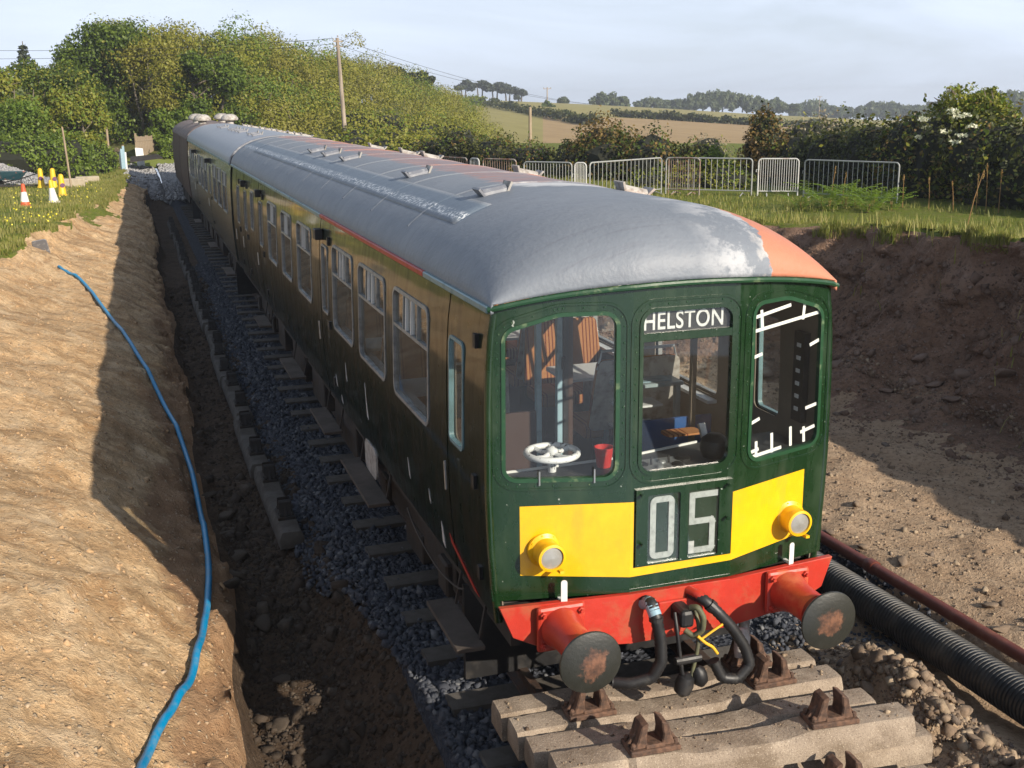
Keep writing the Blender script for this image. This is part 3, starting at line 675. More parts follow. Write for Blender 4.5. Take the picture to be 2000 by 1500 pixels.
def build_far():
    az = np.radians(np.concatenate([np.arange(-70, -12, 4.), np.arange(-12, 48, .5), np.arange(48, 100, 4.)])); D = np.concatenate([np.arange(72, 120, 3), np.arange(120, 460, 8), np.geomspace(470, 1400, 10)])
    A, DD = np.meshgrid(az, D); X = CX+DD*np.sin(A); Y = CY+DD*np.cos(A); Z = zfar(X, Y)
    Z = Z-.25*np.clip((80-DD)/20, 0, 1)
    V = np.stack([X, Y, Z], -1).reshape(-1, 3); nu = len(az); nr = len(D)
    i = np.arange((nr-1)*(nu-1)); r = i//(nu-1); q = i % (nu-1); k = r*nu+q
    F = np.stack([k, k+1, k+nu+1, k+nu], 1)
    o = mesh_np('fields', V, F, 'field', True); tag(o, kind='structure')
    for m in ('field_brown', 'field_green', 'scrub_ground'): o.data.materials.append(MATS[m])
    a = np.degrees(az[q]); d = D[r]; mi = np.zeros(len(F), np.int32)
    mi[(a > 19.5) & (d > 100) & (d < 235)] = 1
    mi[(a < -1)] = 2; mi[(a >= -1) & (a < 14)] = 3; mi[d < 75] = 2; mi[(a > 14) & (d > 300) & (d < 330) & (a < 18)] = 2
    o.data.polygons.foreach_set('material_index', mi)
build_far()

# ------------------------------------------------------------------ railway vehicles
PROF = [(.9, 1.27), (1.05, 1.30), (1.5, 1.338), (2.0, 1.352), (2.6, 1.345), (2.95, 1.33), (3.12, 1.312), (3.27, 1.287)]
def hw(z): return float(interp(z, PROF))
def side_map(s): return lambda u, v, d: (s*(hw(v)-d), u, v)
CV = (1.3, 1.6, 2.0, 2.3, 2.6, 2.85, 3.05)
def roof_z(x, ze=3.30, h=.6): return ze+h*(1-min(1, abs(x/1.325))**2.4)**.57

def window_unit(root, s, y0, y1, z0, z1, r, frame='win_frame', glass='glass_side', slider=True, name='window', fw=.02):
    mp = side_map(s); lp = rrect(y0, z0, y1, z1, r, 5)
    w = MB().ring(inset(lp, -.012), inset(lp, fw), mp, -.012, .03).build(name, frame, root)
    gl = inset(lp, fw-.006)
    MB().prism(gl, mp, .012, .018).build('pane', glass, w)
    if slider:
        zb = z1-.34*(z1-z0)
        b = MB(); b.panel([(y0+fw, zb-.014), (y1-fw, zb-.014), (y1-fw, zb+.014), (y0+fw, zb+.014)], [], mp, -.004, .03)
        b.build('transom', frame, w)
        wd = y1-y0
        for f in (.30, .47, .62, .70):
            yc = y0+wd*f
            MB().panel([(yc-.013, zb+.014), (yc+.013, zb+.014), (yc+.013, z1-fw), (yc-.013, z1-fw)], [], mp, -.004, .03).build('glazing_bar', 'white' if f in (.47, .62) else frame, w)
    return w

def body_sides(root, y0, y1, doors, wins, mat, lining='lining', bottom=1.02, sides=(-1, 1), names='body_side'):
    """doors: (ya, yb, window or None); wins: (ya, yb, za, zb, radius). Splits each side at its doors."""
    for s in sides:
        mp = side_map(s); cuts = sorted(doors); a = y0; segs = []
        for d in cuts: segs.append((a, d[0]-.014)); a = d[1]+.014
        segs.append((a, y1))
        for ya, yb in segs:
            if yb-ya < .03: continue
            holes = [rrect(w[0], w[2], w[1], w[3], w[4], 5) for w in wins if w[0] > ya and w[1] < yb]
            outer = [(ya, bottom), (yb, bottom), (yb, 3.27), (ya, 3.27)]
            MB().panel(outer, holes, mp, 0, .035, (), CV).build(names, mat, root, True, angle=30)
            holes = [rrect(w[0]-.0, w[2]-.0, w[1]+.0, w[3]+.0, w[4], 5) for w in wins if w[0] > ya and w[1] < yb]
            MB().panel([(ya-.013, 1.15), (yb+.013, 1.15), (yb+.013, 3.25), (ya-.013, 3.25)], holes, mp, .05, .06, (), CV).build('side_lining', lining, root)
        for d in cuts:
            holes = []
            if d[2]: q = d[2]; holes = [rrect(q[0], q[1], q[2], q[3], .06, 5)]
            dr = MB().panel([(d[0], bottom), (d[1], bottom), (d[1], 3.25), (d[0], 3.25)], holes, mp, .004, .035, (), CV).build('door', mat, root, True, angle=30)
            MB().panel([(d[0]-.013, 1.15), (d[1]+.013, 1.15), (d[1]+.013, 3.25), (d[0]-.013, 3.25)], holes, mp, .05, .06, (), CV).build('door_lining', lining, dr)
            if d[2]:
                q = d[2]; lp = rrect(q[0], q[1], q[2], q[3], .06, 5)
                MB().ring(inset(lp, -.008), inset(lp, .018), mp, -.008, .03).build('window_frame', 'gutter_blue' if d[0] < 1 else 'win_frame', dr)
                MB().prism(inset(lp, .014), mp, .012, .018).build('pane', 'glass_side' if s < 0 else 'glass_clear', dr)
            MB().tube([mp(d[1]-.09, 1.72, -.05), mp(d[1]-.09, 1.95, -.05)], .011, 6).build('handle', 'alu', dr)
            for zz in (1.3, 2.0, 3.02):
                MB().box(mp(d[0]-.005, zz, -.012), (.03, .06, .1)).build('hinge', 'black', dr)

def bogie(root, yc):
    b = MB().box((0, yc, .62), (1.9, 2.7, .22))
    for s in (-1, 1): b.box((s*1.02, yc, .52), (.12, 3.0, .3)); b.box((s*1.05, yc, .34), (.1, .7, .3))
    o = b.build('bogie', 'under', root, bevel=.01)
    for dy in (-1.25, 1.25):
        MB().lathe([(.06, -1.0), (.06, -.78), (.46, -.78), (.49, -.74), (.46, -.64), (.1, -.66), (.1, .66), (.46, .64), (.49, .74), (.46, .78), (.06, .78), (.06, 1.0)], (0, yc+dy, .46), (1, 0, 0), 24).build('wheelset', 'under', o, True)
        for s in (-1, 1): MB().box((s*1.04, yc+dy, .46), (.2, .3, .32)).build('axlebox', 'under', o, bevel=.02)

def underframe(root, y0, y1):
    b = MB()
    for s in (-1, 1): b.box((s*1.17, (y0+y1)/2, .95), (.08, y1-y0-.1, .22))
    b.box((0, (y0+y1)/2, 1.06), (2.5, y1-y0-.06, .07)); b.build('underframe', 'under', root)
    MB().box((0, y0+1.15, .44), (2.5, .06, .82)).build('sun_block_board', 'black', root)  # added board that stops sunlight reaching the ballast under the beam
    for k, (f, L) in enumerate(((.34, 1.5), (.45, 1.1), (.55, 1.3), (.66, .9))):
        yc = y0+(y1-y0)*f
        for s in (-1, 1): MB().box((s*.95, yc, .63), (.5, L, .45)).build('equipment_box', 'under', root, bevel=.015)

def step_board(root, ya, yb, z=.62, x=-1.42):
    o = MB().box((x, (ya+yb)/2, z), (.22, yb-ya, .035)).build('step_board', 'timber', root, bevel=.005)
    for y in (ya+.12, yb-.12): MB().bar((x+.1, y, z), (x+.16, y, z+.3), .03, .02).build('bracket', 'under', o)

def roof_vent(root, x, y, flip=1, L=.3, name='roof_vent', mat='vent_grey'):
    """low hooded body with a splayed wing at each end, lying across the roof"""
    z = roof_z(x); dz = (roof_z(x+.02)-roof_z(x-.02))/.04; ux = Vector((1, 0, dz)).normalized(); uz = Vector((-ux.z, 0, ux.x)); o = Vector((x, y, z-.012))
    P = lambda a, b, c: tuple(o+ux*a+Vector((0, b, 0))+uz*c)
    b = MB(); sec = [(-.08, 0), (-.075, .035), (-.04, .062), (.04, .062), (.075, .035), (.08, 0)]; n = len(sec)
    V = [P(a, q, c) for a in (-L*.36, L*.36) for q, c in sec]
    b.add(V, [tuple(range(n)), tuple(range(2*n-1, n-1, -1))]+[(i, i+1, n+i+1, n+i) for i in range(n-1)])
    body = b.build(name, mat, root)
    for sg in (-1, 1):
        w = MB()
        for t in (0, 1):
            pass
        A = [P(sg*L*.30, -.085, 0), P(sg*L*.30, .085, 0), P(sg*L*.47, .105, .085), P(sg*L*.47, -.105, .085), P(sg*L*.38, -.085, 0), P(sg*L*.38, .085, 0), P(sg*L*.53, .105, .075), P(sg*L*.53, -.105, .075)]
        w.add(A, [(0, 1, 2, 3), (7, 6, 5, 4), (0, 3, 7, 4), (1, 5, 6, 2), (2, 6, 7, 3), (0, 4, 5, 1)])
        w.build('end_wing', 'vent_pale' if sg > 0 else mat, body)
    return body

def plain_roof(root, y0, y1, mat, ze=3.30, h=.6):
    xs = np.sin(np.linspace(-PI/2, PI/2, 41))*1.325; ys = np.linspace(y0, y1, 60)
    V = [(x, y, roof_z(x, ze, h) if abs(x) < 1.32 else ze-.02) for y in ys for x in xs]; n = len(xs)
    F = [(r*n+c, r*n+c+1, (r+1)*n+c+1, (r+1)*n+c) for r in range(len(ys)-1) for c in range(n-1)]
    o = MB().add(V, F).build('roof', mat, root, True, fix=False); m = o.modifiers.new('s', 'SOLIDIFY'); m.thickness = .03; m.offset = -1
    return o
def end_wall(root, y, mat, ze=3.30, h=.6):
    P = [(-1.27, 1.0), (1.27, 1.0), (1.335, 2.0), (1.29, 3.28)]+[(x, roof_z(x, ze, h)-.04) for x in np.linspace(1.2, -1.2, 15)]+[(-1.29, 3.28), (-1.335, 2.0)]
    return MB().prism(P, lambda u, v, d: (u, y+d, v), 0, .05).build('end_wall', mat, root)

# ================= leading railcar with the cab
FX = [(-1.335, .19), (-.36, 0.), (.45, 0.), (1.345, .19)]
def yf(x): return float(interp(x, FX))
def zg(x): return 3.405-.115*(min(1.3, abs(x-.03))/1.3)**2.2
def front_map(u, v, d): return (u, yf(u)+d, v)
Y1 = 19.9
def build_lead():
    T = thing('railcar', 'leading green railcar with yellow front panels and HELSTON destination sign', 'railcar', (0, 0, 0), 'vehicles of the train')
    W = [(1.80, 3.08, 2.03, 3.01, .1), (3.45, 4.74, 2.03, 3.01, .1), (5.1, 6.36, 2.03, 3.01, .1), (8.05, 9.35, 2.03, 3.01, .1), (9.98, 11.1, 2.03, 3.01, .1), (11.75, 12.95, 2.03, 3.01, .1), (15.35, 15.85, 2.25, 2.98, .06)]
    Dr = [(.475, 1.235, (.79, 2.12, 1.17, 2.93)), (6.62, 7.32, (6.74, 2.1, 7.18, 2.93)), (13.72, 14.5, (13.85, 2.1, 14.35, 2.9)), (16.6, 17.3, (16.72, 2.1, 17.18, 2.9)), (18.2, 18.9, (18.3, 2.1, 18.8, 2.9))]
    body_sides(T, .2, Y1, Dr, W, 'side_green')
    for s in (-1, 1):
        for w in W[:6]: window_unit(T, s, *w, glass='glass_side' if s < 0 else 'glass_clear')
        window_unit(T, s, *W[6], slider=False)
    underframe(T, .1, Y1); bogie(T, 3.6); bogie(T, 16.4)
    MB().box((0, (Y1+.15)/2, 1.16), (2.5, Y1-.35, .06)).build('floor', 'floor_lino', T)
    # front: one skin over three facets with three openings
    outer = [(-1.335, 1.2), (.0, 1.2), (1.345, 1.2), (1.355, 2.0), (1.335, 2.6), (1.30, 3.27)]
    outer += [(x, zg(x)-.005) for x in np.linspace(1.2, -1.2, 21)]+[(-1.295, 3.27), (-1.33, 2.6), (-1.345, 2.0)]
    pl = rpoly([(-1.245, 2.08), (-.46, 2.055), (-.46, 3.235), (-.86, 3.235), (-1.235, 3.13)], [.1, .1, .1, .3, .1], 6)
    pc = rpoly([(-.30, 2.07), (.41, 2.07), (.41, 3.24), (-.30, 3.24)], [.1, .1, .1, .1], 6)
    pr = rpoly([(.58, 2.055), (1.255, 2.085), (1.235, 3.13), (.9, 3.24), (.58, 3.225)], [.1, .1, .12, .3, .1], 6)
    xs = list(np.linspace(-1.2, 1.2, 9))
    MB().panel(outer, [pl, pc, pr], front_map, 0, .04, (-.36, .45), ()).build('cab_front', 'green', T)
    for lp, nm in ((pl, 'windscreen'), (pc, 'windscreen'), (pr, 'windscreen')):
        o = MB().ring(inset(lp, -.075), inset(lp, -.055), front_map, -.006, .002).build('windscreen_moulding', 'green', T, bevel=.002)
        g = MB().ring(inset(lp, -.012), inset(lp, .016), front_map, -.008, .035).build('windscreen_seal', 'gutter_green' if lp is not pc else 'green', T)
        MB().panel(inset(lp, .01), [], front_map, .012, .018, (-.36, .45)).build('windscreen', 'glass', T)
        # rivets round the moulding
        q = inset(lp, -.04); q = q[::2]; b = MB()
        for i in range(len(q)):
            p0, p1 = Vector(q[i]), Vector(q[(i+1) % len(q)]); n = max(1, int((p1-p0).length/.11))
            for k in range(n):
                u, v = p0.lerp(p1, k/n); b.lathe([(.007, 0), (.004, .005)], front_map(u, v, -.001), (0, -1, 0), 6)
        b.build('rivets', 'gutter_green', T)['kind'] = 'stuff'
    # destination box
    d = MB().panel([(-.315, 3.018), (.425, 3.018), (.425, 3.075), (-.315, 3.075)], [], front_map, -.006, .03).build('sign_bar', 'green', T, bevel=.003)
    sg = MB().panel([(-.31, 3.05), (.42, 3.05), (.42, 3.25), (-.31, 3.25)], [], front_map, .035, .045).build('destination_blind', 'black', T)
    fc = bpy.data.curves.new('lettering', 'FONT'); fc.body = 'HELSTON'; fc.size = .175; fc.extrude = .001; fc.space_character = 1.06; fc.offset = .0022; fc.align_x = 'CENTER'
    to = bpy.data.objects.new('tmp', fc); COL.objects.link(to); dg = bpy.context.evaluated_depsgraph_get(); me = bpy.data.meshes.new_from_object(to.evaluated_get(dg)); bpy.data.objects.remove(to)
    me.name = 'lettering'; me.materials.clear(); me.materials.append(MATS['letter_white'])
    lo = bpy.data.objects.new('lettering', me); COL.objects.link(lo); lo.parent = sg; lo.rotation_euler = (PI/2, 0, 0)
    wdt = max(v.co.x for v in me.vertices)-min(v.co.x for v in me.vertices); lo.scale = (.605/wdt, .98, 1); lo.location = (.035, .031, 3.095)
    # panel with the two route digits
    npn = MB().panel([(-.325, 1.385), (.435, 1.385), (.435, 1.965), (-.325, 1.965)], [rrect(-.235, 1.40, .02, 1.915, .012, 2), rrect(.085, 1.40, .33, 1.915, .012, 2)], front_map, -.022, .004, (-.36, .45)).build('route_panel', 'green', T)
    MB().box((.05, .008, 1.66), (.66, .01, .53)).build('digit_backing', 'desk', npn)
    MB().panel(rrect(-.235, 1.40, .02, 1.915, .012, 2), [], front_map, -.014, -.011).build('digit_glass', 'glass_sign', npn)
    MB().panel(rrect(.085, 1.40, .33, 1.915, .012, 2), [], front_map, -.014, -.011).build('digit_glass', 'glass_sign', npn)
    lp = rrect(-.21, 1.425, -.02, 1.895, .05, 6)
    MB().ring(lp, inset(lp, .045), front_map, -.009, -.004).build('digit', 'digit_white', npn)
    st = [(.305, 1.87), (.12, 1.87), (.12, 1.67), (.275, 1.67), (.285, 1.655), (.285, 1.46), (.275, 1.448), (.12, 1.448), (.12, 1.50)]
    b = MB()
    for i in range(len(st)-1):
        (u0, v0), (u1, v1) = st[i], st[i+1]; dx, dz = u1-u0, v1-v0; L = math.hypot(dx, dz); ex, ez = dx/L*.021, dz/L*.021; nx, nz = -dz/L*.0225, dx/L*.0225
        b.prism([(u0-ex+nx, v0-ez+nz), (u1+ex+nx, v1+ez+nz), (u1+ex-nx, v1+ez-nz), (u0-ex-nx, v0-ez-nz)], front_map, -.009-.0003*i, -.004)
    b.build('digit', 'digit_white', npn)
    for u, v in ((-.285, 1.56), (.385, 1.68), (-.29, 1.93), (.39, 1.93)):
        MB().lathe([(.009, 0), (.009, .03), (.014, .032), (.014, .045)], front_map(u, v, -.02), (0, -1, 0), 8).build('bolt', 'green', npn)
    # yellow panels (proud paint plate) with strip beneath the route panel
    MB().panel([(-1.134, 1.375), (-.36, 1.31), (-.334, 1.31), (-.334, 1.875), (-.36, 1.876), (-1.134, 1.89)], [], front_map, -.003, .001, (-.36, .45)).build('yellow_panel', 'yellow', T)
    MB().panel([(-.334, 1.31), (.45, 1.325), (.45, 1.38), (-.334, 1.375)], [], front_map, -.003, .001).build('yellow_panel', 'yellow', T)
    MB().panel([(.45, 1.325), (1.135, 1.392), (1.135, 1.905), (.45, 1.855)], [], front_map, -.003, .001, (-.36, .45)).build('yellow_panel', 'yellow', T)
    for x, z in ((-.965, 1.56), (1.0, 1.555)):
        o = (x, yf(x), z); ax = (.0, -1, -.02)
        h = MB().lathe([(.125, -.01), (.125, .014), (.098, .03), (.092, .12), (.1, .122), (.103, .15), (.1, .165), (.083, .17), (.081, .15), (.0, .15)], o, ax, 32, False).build('headlamp', 'yellow', T, True)
        MB().lathe([(.08, .154), (.05, .164), (.0, .168)], o, ax, 28, False).build('lens', 'lens', h, True)
        for k in range(8):
            a = k*PI/4+.2; MB().lathe([(.009, 0), (.007, .012)], (o[0]+.112*math.cos(a), o[1]-.014, o[2]+.112*math.sin(a)), (0, -1, 0), 6).build('bolt', 'yellow', h)
        MB().bar((x+.075, o[1]-.03, z-.13), (x+.075, o[1]-.16, z-.12), .03, .02).build('catch', 'yellow', h)
    for x, z in ((-.86, 1.27), (.98, 1.29)):
        MB().prism(rrect(x-.022, z-.1, x+.022, z+.09, .018, 3), front_map, -.10, -.094).build('lamp_bracket', 'white', T)
        MB().box((x, yf(x)-.05, z-.08), (.03, .1, .012)).build('lamp_bracket_foot', 'white', T)
    # corner posts
    for s, cx in ((-1, -1.335), (1, 1.345)):
        pts = [(s*(hw(z)-.012), .205, z) for z in (1.02, 1.3, 1.6, 2, 2.3, 2.6, 2.9, 3.1, 3.25)]
        MB().tube(pts, .03, 10).build('corner_post', 'green', T, True)
    # lower valance and buffer beam
    V = [(x, z) for x, z in ((-1.33, 1.19), (1.34, 1.2), (1.345, 1.235), (.45, 1.215), (-.36, 1.215), (-1.335, 1.235))]
    MB().panel(V, [], front_map, -.004, .02, (-.36, .45)).build('valance', 'green', T)
    bm_y = lambda u, v, d: (u, .0+d+.03*max(0, (abs(u)-.4))/.9, v)
    MB().panel([(-1.335, 1.215), (-.36, 1.185), (.45, 1.185), (1.335, 1.225), (1.25, .99), (1.0, .87), (.45, .80), (-.36, .80), (-1.0, .86), (-1.24, .98)], [], bm_y, -.03, .02, (-.36, .45)).build('buffer_beam', 'red', T, bevel=.005)
    MB().box((.03, -.045, .97), (.36, .03, .26)).build('drawhook_plate', 'red', T, bevel=.006)
    for x in (-.906, .906):
        bp = MB().box((x, -.055, 1.04), (.36, .05, .34)).build('buffer', 'buffer_red', T, bevel=.03, seg=2)
        MB().lathe([(.155, .08), (.15, .12), (.125, .2), (.118, .42), (.128, .43), (.128, .46), (.08, .47), (.078, .6)], (x, 0, 1.04), (0, -1, 0), 28).build('buffer_housing', 'buffer_red', bp, True)
        hd = MB().lathe([(.08, -.045), (.1, -.03), (.212, -.012), (.22, 0), (.216, .012), (.17, .026), (.1, .034), (.0, .036)], (0, 0, 0), (0, -1, 0), 40).build('buffer_head', 'buffer_disc', None, True)
        hd.parent = bp; hd.location = (x, -.6, 1.04)
        for dx in (-.14, .14):
            for dz in (-.12, .12): MB().lathe([(.024, 0), (.024, .02), (.014, .022), (.014, .04)], (x+dx, -.08, 1.04+dz), (0, -1, 0), 6).build('bolt', 'buffer_red', bp)
    # roof with the domed front
    n = 69; xs = np.sin(np.linspace(-PI/2, PI/2, n))*1.325; DL = 1.2; sv = np.concatenate([np.linspace(0, 1, 34)**2.2*DL, np.linspace(DL, Y1+.1, 76)[1:]])
    V = []
    for sx in sv:
        for x in xs:
            xx = max(-1.32, min(1.32, x)); y_f = yf(xx)-.045; y = y_f*(1-min(1, max(0, sx-DL)/1.5))+sx
            zf = zg(xx)+.035 if abs(x) < 1.322 else 3.285; zr_ = roof_z(x) if abs(x) < 1.322 else 3.285
            k = min(1, sx/DL); g = (1-(1-k)**3)**.42 if k < 1 else 1
            zz = zf+(zr_-zf)*g
            e = min(1, sx/.5); side = 3.30+(.115*(1-e)**2*0)
            V.append((x, y, zz if zr_ > zf else zr_+(zf-zr_)*max(0, 1-k*2.5)**2))
    F = [(r*n+c, r*n+c+1, (r+1)*n+c+1, (r+1)*n+c) for r in range(len(sv)-1) for c in range(n-1)]
    ro = MB().add(V, F).build('roof', 'roof_paint', T, True, fix=False, angle=70); m = ro.modifiers.new('s', 'SOLIDIFY'); m.thickness = .03; m.offset = -1
    # raised seams across the roof
    for y in np.arange(3.0, Y1, 1.62):
        pts = [(x, y, roof_z(x)+.001) for x in np.linspace(-1.2, 1.2, 25)]
        b = MB(); A = []
        for (x, yy, z) in pts: A += [(x, yy-.024, z-.002), (x, yy-.012, z+.009), (x, yy+.012, z+.009), (x, yy+.024, z-.002)]
        b.add(A, [(4*i+k, 4*i+4+k, 4*i+5+k, 4*i+1+k) for i in range(24) for k in range(3)]).build('roof_seam', 'roof_paint', ro, True)
    # patched strip along the cornice
    pts = np.linspace(-1.06, -.74, 7); A = []
    ys = np.arange(1.95, 17.6, .25)
    for y in ys: A += [(x, y, roof_z(x)+.004) for x in pts]
    b = MB().add(A, [(i*7+k, i*7+k+1, i*7+8+k, i*7+7+k) for i in range(len(ys)-1) for k in range(6)]); o = b.build('roof_patch_strip', 'roof_paint', ro, True, fix=False); m = o.modifiers.new('s', 'SOLIDIFY'); m.thickness = .006
    # gutters
    fr = [(x, yf(x)-.04-.01*(abs(x) > 1.2), zg(x)+.012) for x in np.linspace(-1.33, 1.33, 41)]
    fr[0] = (-1.335, .17, 3.285); fr[-1] = (1.345, .17, 3.285)
    MB().tube(fr, .02, 8).build('front_gutter', 'gutter_green', T, True)
    for s in (-1, 1):
        for ya, yb, mt in ((.17, 1.9, 'gutter_blue'), (1.9, 7.1, 'gutter_red'), (7.1, Y1, 'gutter_blue')):
            MB().box((s*1.325, (ya+yb)/2, 3.283), (.045, yb-ya, .05)).build('gutter', mt, T, bevel=.008)
        for y in (7.2, 14.2, 17.0):
            MB().box((s*1.365, y, 3.05), (.1, .2, .13)).build('door_lamp_box', 'black', T, bevel=.008)
    for y in (2.52, 5.25, 9.17, 10.76, 12.15): roof_vent(T, -.54, y)
    for y in (2.2, 5.0, 9.2, 10.6, 13.0): roof_vent(T, .62, y, mat='vent_pale')
    # paint scars, lifting lining and step boards along the near side
    for y, z0, z1, w in ((5.75, 1.5, 1.72, .03), (4.6, 1.35, 1.75, .05), (6.55, 1.25, 1.4, .05), (2.7, 1.3, 1.5, .03), (1.95, 1.32, 1.45, .03), (1.6, 1.06, 1.28, .07), (6.3, 1.1, 1.2, .05)):
        MB().prism([(y-w*.6, z0), (y+w*.5, z0+.03), (y+w*.25, z1), (y-w*.2, z1-.05)], side_map(-1), -.003, .002).build('paint_scar', 'paint_scar', T)
    MB().prism([(.62, 1.03), (.75, 1.03), (1.32, 1.20), (1.36, 1.27), (1.25, 1.22)], side_map(-1), -.004, .002).build('red_lining', 'gutter_red', T)
    for a, b_ in ((.45, 1.35), (3.7, 5.3), (6.4, 7.6), (9.4, 10.8), (13.6, 14.7)): step_board(T, a, b_, .7)
    MB().prism(rrect(4.35, .72, 4.95, 1.06, .1, 4), lambda u, v, d: (-1.31+d, u, v), 0, .02).build('number_plate', 'vent_pale', T)
    cab = [(-1.335, y, .98-.16*math.sin((y-.9)/1.9*PI)**.7) for y in np.linspace(.9, 2.8, 12)]
    MB().tube(cab, .008, 5).build('hanging_cable', 'rubber', T)
    # hoses, coupling and cable on the beam
    def hose(name, pts, r, mat, par=T, nn=40, cor=True):
        P = np.array(pts, float); t = np.linspace(0, len(P)-1, nn); q = np.stack([np.interp(t, range(len(P)), P[:, k]) for k in range(3)], 1)
        for _ in range(3): q[1:-1] = (q[:-2]+2*q[1:-1]+q[2:])/4
        rr = [r*(1+(.09 if i % 2 else -.03)) for i in range(nn)] if cor else r
        return MB().tube(q, rr, 10).build(name, mat, par, True, angle=80)
    h1 = hose('brake_hose', [(-.25, -.03, 1.12), (-.25, -.13, 1.15), (-.235, -.19, 1.06), (-.2, -.2, .88), (-.195, -.21, .72), (-.26, -.2, .6), (-.42, -.16, .56), (-.52, -.1, .56)], .043, 'rubber', nn=70)
    hose('pipe_elbow', [(-.252, -.02, 1.10), (-.25, -.12, 1.15), (-.238, -.185, 1.07)], .048, 'sky_blue', h1, 14, False)
    MB().lathe([(.052, -.015), (.052, .015)], (-.235, -.19, 1.05), (0, .1, 1), 14).build('hose_clip', 'black', h1)
    h2 = hose('brake_hose', [(.11, -.03, 1.13), (.16, -.15, 1.12), (.25, -.2, 1.03), (.36, -.22, .9), (.46, -.24, .74), (.5, -.26, .6), (.4, -.26, .5), (.28, -.24, .52), (.22, -.22, .66)], .04, 'rubber', nn=70)
    hose('pipe_elbow', [(.10, -.02, 1.15), (.14, -.12, 1.14), (.2, -.175, 1.08)], .036, 'red', h2, 14, False)
    MB().lathe([(.048, -.02), (.048, .02)], (.205, -.18, 1.075), (.7, -.3, -.7), 14).build('hose_clip', 'black', h2)
    ck = MB().box((.0, -.13, 1.02), (.11, .2, .14)).build('coupling_hook', 'black', T, bevel=.03, seg=2)
    hk = [(.03, -.2, 1.1), (.06, -.25, 1.12), (.1, -.27, 1.04), (.1, -.26, .94), (.05, -.22, .88), (.0, -.18, .92)]
    hose('hook', hk, [.022]*40, 'olive_iron', ck, 40, False)
    for sx, a in ((-.075, 'black'), (.085, 'olive_iron')):
        hose('link', [(sx, -.16, 1.06), (sx*1.1, -.22, .95), (sx*.9, -.24, .78), (sx*.5-.01, -.25, .62), (sx*.3, -.25, .56)], .015, a, ck, 24, False)
    MB().lathe([(.03, -.1), (.034, -.05), (.034, .05), (.03, .1)], (.0, -.24, .72), (1, 0, 0), 12).build('coupling_screw', 'black', ck)
    MB().lathe([(.02, -.09), (.06, -.06), (.07, 0), (.06, .06), (.02, .09)], (-.03, -.25, .53), (.3, 0, 1), 14).build('coupling_weight', 'black', ck, True)
    MB().lathe([(.02, -.09), (.055, -.05), (.06, 0), (.05, .05), (.02, .08)], (.09, -.25, .58), (-.3, 0, 1), 14).build('coupling_weight', 'black', ck, True)
    hose('rope', [(.06, -.26, .9), (.12, -.27, .84), (.18, -.27, .8), (.22, -.27, .74)], .011, 'rope_yellow', ck, 20, True)
    hose('rope', [(.09, -.26, .87), (.18, -.26, .92), (.26, -.26, .96)], .009, 'rope_yellow', ck, 8, False)
    MB().lathe([(.05, -.1), (.06, -.04), (.06, .06), (.04, .12)], (.52, -.1, .68), (.2, .3, 1), 12).build('cable_box', 'vent_pale', T, True)
    MB().lathe([(.045, -.16), (.05, .0), (.035, .14)], (.62, .05, .66), (.1, .2, 1), 12).build('jumper_socket', 'vent_pale', T, True)
    # masking tape left on the right windscreen
    tp = [((.585, 3.02), (1.22, 3.10)), ((.59, 3.12), (.93, 3.18)), ((.655, 3.17), (.67, 3.04)), ((1.06, 3.175), (1.05, 3.06)), ((.59, 2.83), (.68, 2.85)), ((.59, 2.34), (.68, 2.37)), ((1.13, 2.86), (1.22, 2.89)), ((1.12, 2.38), (1.23, 2.4)), ((.6, 2.085), (.9, 2.115)), ((.655, 2.2), (.66, 2.08)), ((.80, 2.24), (.81, 2.09)), ((.98, 2.26), (.99, 2.11)), ((1.08, 2.2), (1.22, 2.23)), ((1.11, 2.24), (1.12, 2.12)), ((.59, 2.12), (.68, 2.14))]
    for i, ((u0, v0), (u1, v1)) in enumerate(tp):
        dx, dz = u1-u0, v1-v0; L = math.hypot(dx, dz); nx, nz = -dz/L*.0125, dx/L*.0125
        MB().prism([(u0+nx, v0+nz), (u1+nx, v1+nz), (u1-nx, v1-nz), (u0-nx, v0-nz)], front_map, .0105-.0004*i, .0118).build('masking_tape', 'white_tape', T)
    for x in (-1.0, -.62): MB().tube([front_map(x, 2.04, -.012), front_map(x, 2.14, -.012)], .007, 6).build('washer_pipe', 'alu', T)
    end_wall(T, Y1-.02, 'black')
    gw = MB().box((0, Y1+.12, 2.1), (1.0, .24, 2.0)).build('gangway', 'black', T, bevel=.05)
    return T
LEAD = build_lead()

